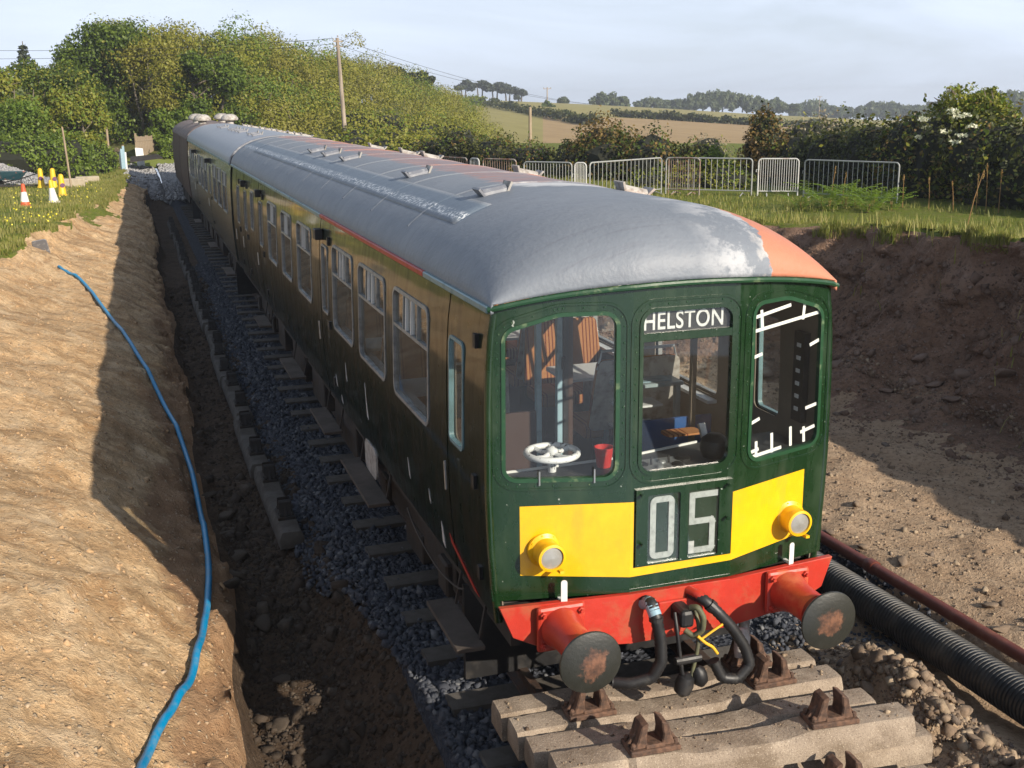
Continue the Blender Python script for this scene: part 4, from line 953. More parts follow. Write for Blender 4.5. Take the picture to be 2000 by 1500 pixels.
def build_cab(T):
    """cab desk, bulkhead posts, seats and tables seen through the windscreens"""
    desk = MB().panel([(-1.22, .24), (-.36, .07), (.45, .07), (1.22, .24), (1.22, .74), (.5, .66), (-.2, .50), (-1.22, .46)], [], lambda u, v, d: (u, v, 2.03-d), 0, .05).build('cab_desk', 'desk', T)
    MB().bar((-1.22, .47, 2.035), (-.2, .51, 2.035), .012, .02).build('desk_edge', 'white', desk); MB().bar((-.2, .51, 2.035), (.5, .67, 2.035), .012, .02).build('desk_edge', 'white', desk)
    MB().box((-.02, .42, 1.6), (2.4, .03, .85)).build('desk_front', 'blue_panel', desk)
    for x, y, r in ((-.15, .28, .05), (.02, .3, .035), (.1, .2, .045), (-.05, .18, .03), (.2, .32, .06), (-1.1, .3, .04), (-1.0, .22, .03), (-.38, .2, .05)):
        MB().lathe([(r, 0), (r, .02), (r*.6, .03), (.0, .03)], (x, y, 2.03), (0, 0, 1), 14).build('instrument', 'alu' if r < .04 else 'black', desk)
    MB().box((.0, .26, 2.036), (.32, .26, .012)).build('instrument_plate', 'alu', desk, bevel=.004)
    for x in (-.08, .06): MB().tube([(x, .26, 2.03), (x, .27, 2.1)], .008, 6).build('switch', 'black', desk)
    hwl = MB(); R = .185; c = Vector((-.80, .40, 2.17))
    ring = [(c.x+R*math.cos(a), c.y+R*math.sin(a), c.z) for a in np.linspace(0, 2*PI, 41)[:-1]]; ring.append(ring[0])
    w = hwl.tube(ring, .024, 10, False).build('handwheel', 'chipped_white', T, True)
    for k in range(4):
        a = k*PI/2+.5; MB().tube([c, c+Vector((R*.5*math.cos(a), R*.5*math.sin(a), -.012)), c+Vector((R*math.cos(a), R*math.sin(a), 0))], [.024, .016, .02], 8).build('spoke', 'chipped_white', w, True)
    MB().lathe([(.03, -.14), (.035, -.02), (.045, 0), (.04, .03), (.015, .05)], c, (0, 0, 1), 14).build('hub', 'chipped_white', w, True)
    # throttle column with black ball and drop seat
    MB().lathe([(.03, 0), (.09, .03), (.11, .09), (.1, .16), (.05, .2)], (.42, .24, 2.03), (0, 0, 1), 18).build('driver_column', 'black', T, True)
    MB().bar((.40, .35, 2.16), (.40, .42, 2.26), .05, .03).build('column_lever', 'alu', T)
    MB().prism(rrect(.2, .56, .5, .72, .04, 4), lambda u, v, d: (u, v, 2.13+d), 0, .015).build('wooden_shelf', 'seat_fabric', T)
    # bulkhead: posts, rails and a dark dado
    for x, m, z0 in ((-.42, 'sky_blue', 1.2), (-.235, 'sky_blue', 1.2), (-.18, 'black', 1.2), (-.14, 'dark_wood', 1.2), (1.02, 'lining', 1.2)):
        MB().box((x, 1.75, (z0+3.4)/2), (.045, .05, 3.4-z0)).build('bulkhead_post', m, T)
    MB().box((-.84, 1.75, 1.65), (.8, .03, .9)).build('bulkhead_panel', 'dark_wood', T); MB().box((.85, 1.78, 1.55), (.75, .03, .7)).build('bulkhead_panel', 'blue_panel', T)
    MB().box((0, 1.75, 3.42), (2.2, .05, .24)).build('bulkhead_header', 'dark_wood', T)
    MB().lathe([(.02, 0), (.02, .1)], (-.21, 1.70, 2.45), (0, 0, 1), 8).build('door_lock', 'black', T)
    def seat(x0, x1, y, face, mat='seat_fabric'):
        s = MB().box(((x0+x1)/2, y+face*.24, 1.62), (x1-x0, .5, .14)).build('seat', mat, T, bevel=.04, seg=3)
        P = [(x0, 1.66), (x1, 1.66), (x1-.06, 2.34), (x0+.06, 2.34)]
        MB().prism(rpoly(P, .06, 4), lambda u, v, d: (u, y-face*(.02+d+(v-1.66)*.16), v), 0, .07).build('seat_back', mat, s, bevel=.02, seg=2)
        MB().prism(rpoly(P, .06, 4), lambda u, v, d: (u, y-face*(.095+d+(v-1.66)*.16), v), 0, .015).build('seat_shell', 'vent_pale', s)
        MB().tube([(x0+.06, y-face*.17, 2.25), (x0+.1, y-face*.17, 2.42), (x1-.1, y-face*.17, 2.42), (x1-.06, y-face*.17, 2.25)], .014, 8).build('grab_rail', 'alu', s)
        MB().box(((x0+x1)/2, y+face*.2, 1.38), ((x1-x0)*.8, .35, .36)).build('seat_plinth', 'dark_wood', s)
    for y, f in ((2.5, 1), (4.15, -1), (4.6, 1), (6.4, -1), (7.6, 1), (9.4, -1), (9.9, 1)):
        seat(.3, 1.22, y, f); seat(-1.22, -.45, y, f)
    def table(x0, x1, y0, y1, z, mat, leg='alu'):
        t = MB().prism(rrect(x0, y0, x1, y1, .05, 4), lambda u, v, d: (u, v, z-d), 0, .03).build('table', mat, T)
        MB().box(((x0+x1)/2-.05, (y0+y1)/2, (z+1.18)/2), (.06, .3, z-1.2)).build('table_leg', leg, t)
    for y in (3.4, 5.5, 8.5): table(.35, 1.24, y-.3, y+.3, 1.98, 'table_white'); table(-1.24, -.5, y-.3, y+.3, 1.98, 'table_white')
    # open frame stand behind the cab
    st = MB().box((.78, 2.3, 2.13), (.62, .5, .035)).build('frame_stand', 'table_blue', T, bevel=.006)
    MB().box((.76, 2.3, 2.151), (.48, .36, .006)).build('stand_top', 'sky_blue', st)
    for x in (.52, 1.04):
        for y in (2.09, 2.51): MB().box((x, y, 1.66), (.05, .05, .92)).build('stand_leg', 'table_blue', st)
    for z in (1.72, 1.93): MB().box((.7, 2.3, z), (.42, .4, .02)).build('shelf', 'table_white', st)
    for s in (-1, 1): MB().box((s*1.25, 6.5, 2.0), (.1, 9.4, .03)).build('window_ledge', 'table_white', T)
    MB().box((1.24, .42, 2.55), (.05, .14, .7)).build('switch_panel', 'black', T)
    for k in range(6): MB().box((1.212, .42, 2.3+.1*k), (.006, .05, .03)).build('switch_label', 'white', T)
    bk = thing('bucket', 'small red bucket standing on the cab desk behind the left windscreen', 'bucket', (-.41, .37, 2.032))
    MB().lathe([(.05, 0), (.052, .005), (.068, .135), (.074, .137), (.074, .15), (.066, .15), (.05, .01), (.0, .01)], (-.41, .37, 2.032), (0, 0, 1), 20, False).build('shell', 'bucket_red', bk, True)
    MB().tube([(-.41+.074*math.cos(a), .36-.01*math.sin(a), 2.165-.05*math.sin(a)) for a in np.linspace(0, PI, 9)], .004, 5).build('bucket_handle', 'bucket_red', bk)
build_cab(LEAD)

def build_second():
    y0, y1 = 20.45, 40.0
    T = thing('coach', 'weathered grey-green second coach coupled behind the leading railcar', 'coach', (0, y0, 0), 'vehicles of the train')
    W = []; Dr = []
    for y in (21.6, 23.3, 25.0): W.append((y, y+1.2, 2.03, 3.0, .08))
    Dr.append((27.1, 27.9, (27.25, 2.1, 27.75, 2.9)))
    for y in (28.8, 30.5, 32.2): W.append((y, y+1.2, 2.03, 3.0, .08))
    Dr.append((34.3, 35.1, (34.45, 2.1, 34.95, 2.9)))
    for y in (35.8, 37.4): W.append((y, y+1.2, 2.03, 3.0, .08))
    body_sides(T, y0, y1, Dr, W, 'car_two_green')
    for s in (-1, 1):
        for w in W: window_unit(T, s, *w)
    underframe(T, y0, y1); bogie(T, y0+3.5); bogie(T, y1-3.5)
    ro = plain_roof(T, y0-.03, y1+.03, 'roof_plain'); end_wall(T, y0+.0, 'car_two_green'); end_wall(T, y1-.05, 'black')
    # ring at the end of the roof
    A = [(x, y, roof_z(x)+.012) for y in (y0-.05, y0+.1) for x in np.linspace(-1.29, 1.29, 31)]
    o = MB().add(A, [(i, i+1, i+32, i+31) for i in range(30)]).build('end_band', 'vent_grey', ro, True, fix=False); m = o.modifiers.new('s', 'SOLIDIFY'); m.thickness = .05
    for s in (-1, 1):
        MB().box((s*1.318, (y0+y1)/2, 3.283), (.045, y1-y0, .05)).build('gutter', 'gutter_blue', T)
        for y in (27.5, 34.7): MB().box((s*1.39, y, 3.05), (.16, .24, .12)).build('door_lamp_box', 'black', T)
    for y in (22.3, 23.3, 26.0, 27.0, 28.2, 29.2, 32.5, 33.6): roof_vent(T, -.45, y)
    for y in (21.2, 22.4, 23.6, 26., 27.2, 29, 30.2, 33., 34.3, 36.): roof_vent(T, .6, y, mat='vent_pale')
    for a in (20.9, 26.6, 34): step_board(T, a, a+1.4)
t_ = NT('roof_plain'); c_ = t_.mix(t_.noise(1.2, 5, .6), (.17, .19, .23), (.25, .265, .3)); c_ = t_.mix(t_.ramp(t_.noise(5, 6, .7), (.58, 0.), (.72, .7)), c_, (.36, .34, .33))
t_.bsdf(c_, .42, 0, t_.bump(t_.noise(24, 4), .15, .02), .5, .2, .3); MATS['roof_plain'] = t_.m
build_second()

def build_van():
    y0, y1 = 40.5, 55.3
    T = thing('parcels_van', 'brown boarded van with white domed roof ventilators at the far end', 'railway van', (0, y0, 0), 'vehicles of the train')
    for s in (-1, 1):
        MB().panel([(y0, 1.0), (y1, 1.0), (y1, 3.27), (y0, 3.27)], [], side_map(s), .01, .04, (), CV).build('body_side', 'brown_van', T)
    n = 46; w = (y1-y0)/n; me = None
    for k in range(n):
        if me is None:
            o = MB().panel([(0, 1.0), (w-.03, 1.0), (w-.03, 3.26), (0, 3.26)], [], side_map(-1), -.018, .012, (), (1.5, 2., 2.6)).build('plank', 'brown_van', None); me = o.data; o.parent = T
        else: o = bpy.data.objects.new('plank', me); COL.objects.link(o); o.parent = T
        o.location = (random.uniform(-.006, .004), k*w, -0.0)
    underframe(T, y0, y1); bogie(T, y0+2.6); bogie(T, y1-2.6)
    plain_roof(T, y0-.03, y1+.03, 'van_roof'); end_wall(T, y0, 'brown_van'); end_wall(T, y1-.05, 'brown_van')
    for s in (-1, 1): MB().box((s*1.318, (y0+y1)/2, 3.283), (.045, y1-y0, .05)).build('gutter', 'brown_van', T)
    for x, y in ((-.55, 46.5), (-.55, 42.4), (.55, 46.5), (.55, 42.4)):
        z = roof_z(x); MB().lathe([(.17, -.03), (.17, .1), (.2, .11), (.34, .13), (.36, .17), (.35, .22), (.29, .31), (.18, .37), (.0, .39)], (x, y, z), (0, 0, 1), 20, False).build('ventilator_dome', 'vent_pale', T, True)
build_van()

# ------------------------------------------------------------------ track
def build_track():
    T = thing('railway_track', 'railway track of dark rails and sleepers under the train', 'track', (0, 0, -.2))
    me = None
    for k, y in enumerate(np.arange(.3, 56, .85)):
        if me is None:
            b = MB().box((0, 0, 0), (2.8, .26, .18)); o = b.build('sleeper', 'sleeper_concrete', None, bevel=.015); me = o.data; o.parent = T
        else:
            o = bpy.data.objects.new('sleeper', me); COL.objects.link(o); o.parent = T
        o.location = (random.uniform(-.03, .03), y, -.015+random.uniform(-.012, .012)); o.rotation_euler = (0, 0, random.uniform(-.012, .012))
    for s in (-1, 1):
        sec = [(-.07, .09), (.07, .09), (.07, .105), (.012, .125), (.012, .2), (.035, .21), (.035, .245), (-.035, .245), (-.035, .21), (-.012, .2), (-.012, .125), (-.07, .105)]
        MB().prism(sec, lambda u, v, d: (s*.755+u, d, v-.2), -.2, 62).build('rail', 'rail_steel', T)
build_track()

# ------------------------------------------------------------------ concrete sleepers, chairs
def sleeper_mesh():
    """concrete sleeper 2.6 long (along x), chamfered top dipped in the middle, edges chipped"""
    xs = np.concatenate([[-1.3, -1.295], np.linspace(-1.27, 1.27, 56), [1.295, 1.3]])
    sec = [(-.14, .0), (-.14, .065), (-.14, .125), (-.128, .15), (-.112, .19), (-.1, .2), (-.05, .203), (0, .204), (.05, .203), (.1, .2), (.112, .19), (.128, .15), (.14, .125), (.14, .065), (.14, .0), (0, 0)]
    n = len(sec); V = []
    for i, x in enumerate(xs):
        dip = -.04*float(interp(abs(x), [(0, 1), (.3, 1), (.5, 0), (1.3, 0)])); e = .9 if i in (0, len(xs)-1) else 1.
        V += [(x, y*e, .1+(z-.1)*e+(dip*(z/.2) if z > .1 else 0)) for y, z in sec]
    V = np.array(V); d = fbm(V[:, 0]*7, V[:, 1]*9, V[:, 2]*9, 3, 5)*.0025; chip = np.maximum(0, fbm(V[:, 0]*11, V[:, 1]*6, V[:, 2]*6, 2, 9)-.55)*.05
    edge = (np.abs(np.abs(V[:, 1])-.108) < .03)*(V[:, 2] > .14); V[:, 1] -= np.sign(V[:, 1])*(chip*edge); V[:, 2] -= chip*edge-d*(V[:, 2] > .02); V[:, 1] += d*np.sign(V[:, 1])*.6
    F = [tuple(range(n-1, -1, -1)), tuple(n*(len(xs)-1)+k for k in range(n))]
    for i in range(len(xs)-1):
        for k in range(n): F.append((i*n+k, i*n+(k+1) % n, (i+1)*n+(k+1) % n, (i+1)*n+k))
    return MB().add(V, F).build('sleeper_body', 'concrete', None, True, angle=28)
def chair_mesh():
    """cast rail chair: base plate, two jaws leaning apart with webs"""
    b = MB().box((0, 0, .02), (.36, .2, .04)); b.box((0, 0, .05), (.14, .17, .03))
    for s in (-1, 1):
        P = [(.05, .04), (.15, .04), (.12, .1), (.095, .2), (.045, .22), (.06, .12)]
        b.prism([(s*u, v) for u, v in P], lambda u, v, d: (u, d, v), -.075, .075)
        b.prism([(s*.09, .04), (s*.185, .04), (s*.1, .16)], lambda u, v, d: (u, d, v), -.018, .018)
        b.lathe([(.022, .04), (.022, .075), (.01, .08)], (s*.15, -.06, 0), (0, 0, 1), 6); b.lathe([(.022, .04), (.022, .075), (.01, .08)], (s*.15, .06, 0), (0, 0, 1), 6)
    return b.build('rail_chair', 'cast_iron', None, bevel=.008)
SLEEPER = sleeper_mesh(); CHAIR = chair_mesh()
used = set()
def concrete_sleeper(loc, rz, label, chairs=(-.75, .75), group='concrete sleepers stacked before the train', mat=None, pitch=0, name='concrete_sleeper', roll=0):
    T = thing(name, label, 'sleeper', loc, group); T.rotation_euler = (roll, pitch, rz)
    def inst(src, nm):
        if src.name in used: o = src.copy(); COL.objects.link(o)
        else: o = src; used.add(src.name)
        o.name = nm; o.parent = T; return o
    o = inst(SLEEPER, 'sleeper_body')
    if mat: o.material_slots[0].link = 'OBJECT'; o.material_slots[0].material = MATS[mat]
    for x in chairs:
        c = inst(CHAIR, 'rail_chair'); c.location = (x, 0, .2); c.rotation_euler = (0, 0, random.uniform(-.05, .05))
        if mat: c.material_slots[0].link = 'OBJECT'; c.material_slots[0].material = MATS['under']
    return T
stack = [((.0, .22, .12), -.02, 'speckled concrete sleeper at the back of the stack, half under the train', (.75,), 0),
         ((.03, -.08, .13), -.03, 'concrete sleeper under the buffers, second from the back of the stack', (-.72, .74), 0),
         ((.05, -.43, .14), -.075, 'pale concrete sleeper with a bare chamfered top, third from the back', (), 0),
         ((.1, -.78, .21), -.085, 'foremost top concrete sleeper carrying two upright iron chairs', (-.62, .70), 0),
         ((.32, -.72, -.02), -.08, 'dark-ended concrete sleeper lying under the foremost top one', (), 0),
         ((.1, -1.08, -.10), -.10, 'lowest front concrete sleeper cut by the bottom edge of the picture', (.62, -.7), 0)]
for loc, rz, lab, ch, p in stack: concrete_sleeper(loc, rz, lab, ch)
P_ = []
for loc, rz, *_ in stack:
    for _ in range(70):
        u, v = random.uniform(-1.25, 1.25), random.uniform(-.095, .095); P_.append((loc[0]+u*math.cos(rz)-v*math.sin(rz), loc[1]+u*math.sin(rz)+v*math.cos(rz), loc[2]+.203-.04*float(interp(abs(u), [(.3, 1), (.5, 0)]))))
GRIT = np.array(P_)
k_ = 0
for y in np.arange(6.75, 44, 2.72):
    lab = ['near end sleeper of the long row laid beside the track', 'second sleeper of the row laid beside the track, behind its near end', 'third sleeper from the near end of the row beside the track'][k_] if k_ < 3 else ['fourth', 'fifth', 'sixth', 'seventh', 'eighth', 'ninth', 'tenth', 'eleventh', 'twelfth', 'thirteenth', 'fourteenth', 'fifteenth'][k_-3]+' sleeper from the near end of the row beside the track'
    T_ = concrete_sleeper((-2.13+random.uniform(-.04, .04), y, -.36+random.uniform(-.02, .02)), PI/2+random.uniform(-.02, .02), lab, (-.72, .72), 'sleepers laid end to end beside the track', 'sleeper_concrete', name='lineside_sleeper')
    k_ += 1

# ------------------------------------------------------------------ pipes and hose
def build_pipes():
    T = thing('drain_pipe', 'thick black corrugated drain pipe in the trench right of the train', 'pipe', (3.0, 0, -.42))
    a, b = Vector((3.02, -2.2, -.16)), Vector((2.92, 9.0, -.26)); n = int((b-a).length/.021)
    pts = [a.lerp(b, i/n)+Vector((.05*math.sin(i/n*5), 0, .012*math.sin(i/n*11))) for i in range(n+1)]
    rr = [.178 if i % 2 else .163 for i in range(n+1)]
    pr = []; rad_ = []
    for i in range(n):
        big = i % 2 == 0; pr += [pts[i].lerp(pts[i+1], .1), pts[i].lerp(pts[i+1], .9)]; rad_ += [.178 if big else .167]*2
    MB().tube(pr, rad_, 22).build('corrugated_wall', 'pipe_black', T, True, angle=30)
    T2 = thing('service_pipe', 'slim red-brown pipe lying along the right of the black drain pipe', 'pipe', (3.4, 0, -.3))
    pts = [(3.36, -2.2, -.02), (3.38, 0, -.03), (3.36, 3, -.06), (3.28, 6, -.1), (3.2, 9, -.16)]
    MB().tube(pts, .062, 16).build('pipe_wall', 'pipe_brown', T2, True)
    MB().lathe([(.072, -.06), (.076, -.05), (.076, .05), (.072, .06)], (3.37, 2.2, -.052), (0, 1, 0), 16).build('pipe_collar', 'pipe_brown', T2, True)
build_pipes()
HOSE_XY = [(-5.25, 20.5), (-5.09, 20.1), (-4.75, 19.7), (-4.26, 17.2), (-3.85, 14.6), (-3.5, 12.6), (-3.25, 10.9), (-3.1, 9.4), (-3.05, 7.8), (-3.04, 6.5), (-3.06, 5.0), (-3.11, 4.1), (-3.22, 3.0), (-3.35, 2.05), (-3.48, 1.48), (-3.66, .92), (-3.78, .4), (-3.8, -.2), (-3.78, -1.0)]
def build_hose():
    P = np.array(HOSE_XY); t = np.linspace(0, len(P)-1, 160); q = np.stack([np.interp(t, range(len(P)), P[:, k]) for k in range(2)], 1)
    for _ in range(20): q[1:-1] = (q[:-2]+2*q[1:-1]+q[2:])/4
    z = np.array([zl(x, y) for x, y in q])+.04
    for _ in range(10): z[1:-1] = np.maximum(z[1:-1], (z[:-2]+z[2:])/2-.0015)
    o = MB().tube([(x, y, k) for (x, y), k in zip(q, z)], .034, 10).build('water_hose', 'hose_blue', None, True)
    tag(o, 'bright blue plastic water pipe snaking down the sandy bank', 'pipe')
build_hose()
def slab():
    T = thing('slate_slab', 'grey slab sticking out of the top of the sandy left bank', 'slab', (-5.75, 22.8, zl(-5.75, 22.8)))
    z = zl(-5.75, 22.8); MB().prism(rpoly([(-.18, -.35), (.2, -.3), (.14, .4), (-.2, .32)], .06, 3), lambda u, v, d: (-5.75+u, 22.8-v*.5+d, z+.05+v*.7), 0, .09).build('slab_body', 'vent_grey', T, bevel=.01)
slab()

# ------------------------------------------------------------------ stones
def bank_pts(GX, GY, GZ, y0, y1, n, umin, umax, xlim=None):
    rows = GY[:, 0]; m = np.where((rows > y0) & (rows < y1))[0]; nu = GX.shape[1]
    w = np.gradient(rows)[m]; r = rng.choice(m, n, p=w/w.sum()); n0, be = (188, 128) if GX is LX else (208, 158)
    cm = lambda f: int(f*n0) if f*n0 <= be else int(be+(f*n0-be)*(nu-1-be)/(n0-1-be))
    c = rng.integers(cm(umin), max(cm(umin)+1, cm(umax)-1), n)
    c2 = np.minimum(c+1, nu-1); r2 = np.minimum(r+1, len(rows)-1); a = rng.random(n); b = rng.random(n)
    g = lambda A: (A[r, c]*(1-a)+A[r, c2]*a)*(1-b)+(A[r2, c]*(1-a)+A[r2, c2]*a)*b
    return np.stack([g(GX), g(GY), g(GZ)], 1)
def pw(n, lo, hi, k=2.2): return lo*(1-rng.random(n)*(1-(lo/hi)**k))**(-1/k)
def stones():
    # ballast: shoulder left of the track and the strip to the right of it
    n = 21000; y = -.5+ (rng.random(n)**1.6)*30; x = rng.uniform(-2.1, -1.0, n)
    z = -.18+rng.uniform(-.02, .02, n)-np.clip((-x-1.65)/.35, 0, 1)*.14
    k = (rng.random(n) > np.clip((-x-1.8)*3, 0, 1)*(y < 5)) & (-x < 1.55+.25*np.clip((y-1.5)/2.5, 0, 1)+.35*(y > 4))
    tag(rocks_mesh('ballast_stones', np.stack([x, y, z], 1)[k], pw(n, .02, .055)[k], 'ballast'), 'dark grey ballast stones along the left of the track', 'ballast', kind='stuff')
    n = 6500; P = bank_pts(RX, RY, RZ, 1.0, 11, n, 0., .14); P = P[P[:, 0] < 3.5]; e = rng.normal(size=(7000, 3))*[.3, 0, 0]
    P2 = np.stack([rng.uniform(-.9, 2.2, 3000), rng.uniform(-.2, 6, 3000), rng.uniform(-.19, -.15, 3000)], 1)
    P = np.concatenate([P, P2]); tag(rocks_mesh('grey_gravel', P, pw(len(P), .016, .045), 'ballast'), 'loose grey gravel round the black drain pipe', 'gravel', kind='stuff')
    n = 3500; P = bank_pts(LX, LY, LZ, -1.5, 24, n, .14, .72); P[:, 2] -= .01; tag(rocks_mesh('clods', P, pw(n, .012, .05, 3.0), 'clod'), 'crumbled clods of earth on the sandy left bank', 'clods', kind='stuff')
    tag(rocks_mesh('sleeper_grit', GRIT, pw(len(GRIT), .005, .025, 2.2), 'rock_brown'), 'bits of soil and stone lying on the stacked sleepers', 'grit', kind='stuff')
    # stones in the sandy bank
    n = 10000; P = bank_pts(LX, LY, LZ, -2, 33, n, .13, .72)
    tag(rocks_mesh('bank_stones', P, pw(n, .006, .03, 3.0), 'rock_sand'), 'small pale stones in the sandy left bank', 'stones', kind='stuff')
    P = np.concatenate([bank_pts(LX, LY, LZ, -.5, 26, 4500, .01, .125), bank_pts(LX, LY, LZ, -.5, 8, 4000, .01, .125)]); n = len(P)
    tag(rocks_mesh('ditch_stones', P, pw(n, .012, .11, 2.2), 'rock_ditch'), 'dark broken stones in the ditch left of the track', 'stones', kind='stuff')
    # right floor and bank foot
    n = 13000; P = bank_pts(RX, RY, RZ, -.5, 14, n, .07, .40)
    k = P[:, 0] > 3.3; P = P[k]
    tag(rocks_mesh('floor_stones', P, pw(len(P), .008, .06, 2.4), 'rock_brown'), 'brown stones strewn over the right floor of the cutting', 'stones', kind='stuff')
    n = 7000; P = bank_pts(RX, RY, RZ, 3, 16, n, .26, .68)
    tag(rocks_mesh('right_bank_stones', P, pw(n, .012, .11, 2.2), 'rock_right'), 'stones in the shaded right bank', 'stones', kind='stuff')
    # rubble heap at the right end of the sleepers
    n = 9000; x = rng.normal(2.12, .32, n); y = rng.uniform(-2.0, 1.5, n); k = (x > 1.5) & (x < 2.75); x, y = x[k], y[k]
    z = np.array([zr(a, b) for a, b in zip(x, y)]); P = np.stack([x, y, z], 1)
    tag(rocks_mesh('rubble', P, pw(len(P), .007, .085, 1.9), 'rock_brown'), 'heap of broken rubble between the sleepers and the black pipe', 'rubble', kind='stuff')
m_rock('rock_ditch', [(.04, .03, .022), (.075, .056, .042), (.055, .042, .032), (.12, .095, .072)])
m_rock('rock_right', [(.13, .085, .062), (.2, .135, .1), (.165, .11, .082), (.26, .19, .15)])
stones()
def big_rocks():
    ms = []
    for k in range(5):
        v, f = rock_template(100+k, 2); r = np.random.default_rng(k); n = v/np.linalg.norm(v, axis=1, keepdims=True)
        for _ in range(9):      # chop flat facets
            d = r.normal(size=3); d /= np.linalg.norm(d); h = r.uniform(.35, .7); t = v@d; m = t > h; v[m] -= np.outer(t[m]-h, d)
        o = mesh_np('rock', v, f, 'rock_brown'); ms.append(o.data); bpy.data.objects.remove(o)
    def rock(x, y, s, label, group, fz, mat='rock_brown', flat=1.):
        k = random.randrange(5); o = bpy.data.objects.new('rock', ms[k]); COL.objects.link(o)
        o.location = (x, y, fz(x, y)+s*.15); o.scale = (s*random.uniform(.8, 1.2), s*random.uniform(.7, 1.1), s*random.uniform(.5, .8)*flat); o.rotation_euler = (random.uniform(-.4, .4), random.uniform(-.4, .4), random.uniform(0, 6))
        if mat != 'rock_brown': o.material_slots[0].link = 'OBJECT'; o.material_slots[0].material = MATS[mat]
        tag(o, label, 'rock', group)
    for x, y, s in ((1.85, .1, .11), (2.0, -.2, .1), (2.15, .55, .09), (2.3, .2, .12), (1.75, .75, .1), (2.45, -.3, .11), (1.95, .95, .08), (2.2, -.7, .13), (2.55, .05, .1), (1.72, -.45, .09)):
        rock(x, y, s, 'broken brown rock lying in the rubble beside the stacked sleepers', 'rubble rocks by the sleepers', zr)
    rock(2.35, -.55, .2, 'long flat slab of rock on the rubble below the black pipe', None, zr, flat=.55)
    for x, y, s in ((3.55, 3.2, .13), (3.62, 2.7, .12), (3.5, 4.0, .12), (3.75, 2.2, .14), (3.6, 1.5, .12), (3.9, 1.1, .13), (3.7, .7, .14), (4.3, 3.8, .1), (3.55, 4.8, .12), (3.65, 3.7, .1)):
        rock(x, y, s, 'brown rock on the edge of the pipe trench beside the red-brown pipe', 'rocks along the trench edge', zr)
    for x, y, s in ((7.0, 9.6, .3), (7.4, 8.8, .22), (6.9, 10.3, .25), (7.7, 8.3, .2), (8.1, 7.6, .24), (8.3, 6.9, .2), (6.5, 10.9, .22), (7.9, 6.6, .22), (8.4, 6.1, .25), (7.2, 9.2, .16), (8.0, 7.1, .17), (7.6, 7.7, .15)):
        rock(x, y, s, 'grey-brown rock fallen at the foot of the shaded right bank', 'rocks at the foot of the right bank', zr, 'rock_right')
    for x, y, s in ((-2.7, 5.7, .24), (-2.75, 6.4, .2), (-2.75, 5.2, .18), (-2.85, 4.7, .2), (-2.6, 4.2, .16), (-2.75, 7.1, .2), (-2.9, 7.9, .17), (-2.5, 3.2, .15), (-2.65, 2.6, .18), (-2.4, 1.9, .14)):
        rock(x, y, s, 'angular rock fallen into the ditch below the blue water pipe', 'rocks in the ditch', zl, 'rock_ditch')
big_rocks()
def gravel_heaps():
    # pale gravel ramp at the far end of the cutting
    n = 5000; x = rng.uniform(-4.0, -1.25, n); y = rng.uniform(52., 68, n); z = np.array([zl(min(a, -1.8), b) for a, b in zip(x, y)])+.02
    x2 = rng.uniform(-2.0, -.9, 2000); y2 = rng.uniform(51.5, 66, 2000); z2 = np.maximum(-.15, floor_l(y2)+.17); x, y, z = np.concatenate([x, x2]), np.concatenate([y, y2]), np.concatenate([z, z2]); n += 2000
    tag(rocks_mesh('gravel_ramp', np.stack([x, y, z], 1), pw(n, .03, .12), 'gravel_pale'), 'pale gravel ramp beside the brown van', 'gravel', kind='stuff')
    c = np.array([-10.6, 51.6]); V = []; R = np.linspace(0, 1, 16)
    n = 5000; a = rng.uniform(0, 2*PI, n); r = np.sqrt(rng.random(n)); zz = 1.45*(1-r)**1.0; x = c[0]+r*4.1*np.cos(a); y = c[1]+r*2.6*np.sin(a); z = np.array([zl(p, q) for p, q in zip(x, y)])+zz
    T = thing('gravel_heap', 'grey gravel heap behind the wheelbarrow at the left edge', 'gravel heap', (c[0], c[1], zl(*c)))
    A = [(c[0], c[1], zl(*c)+1.4)]
    for i in range(1, 9):
        for k in range(24): q = k*PI/12; rr = i/8; A.append((c[0]+rr*4.1*math.cos(q), c[1]+rr*2.6*math.sin(q), zl(*c)+1.4*(1-rr)-.05))
    F = [(0, 1+k, 1+(k+1) % 24) for k in range(24)]+[(1+i*24+k, 1+(i+1)*24+k, 1+(i+1)*24+(k+1) % 24, 1+i*24+(k+1) % 24) for i in range(7) for k in range(24)]
    MB().add(A, F).build('heap_body', 'gravel_bed', T, True)
    rocks_mesh('heap_stones', np.stack([x, y, z], 1), pw(n, .03, .09), 'gravel_pale', T)['kind'] = 'stuff'
gravel_heaps()

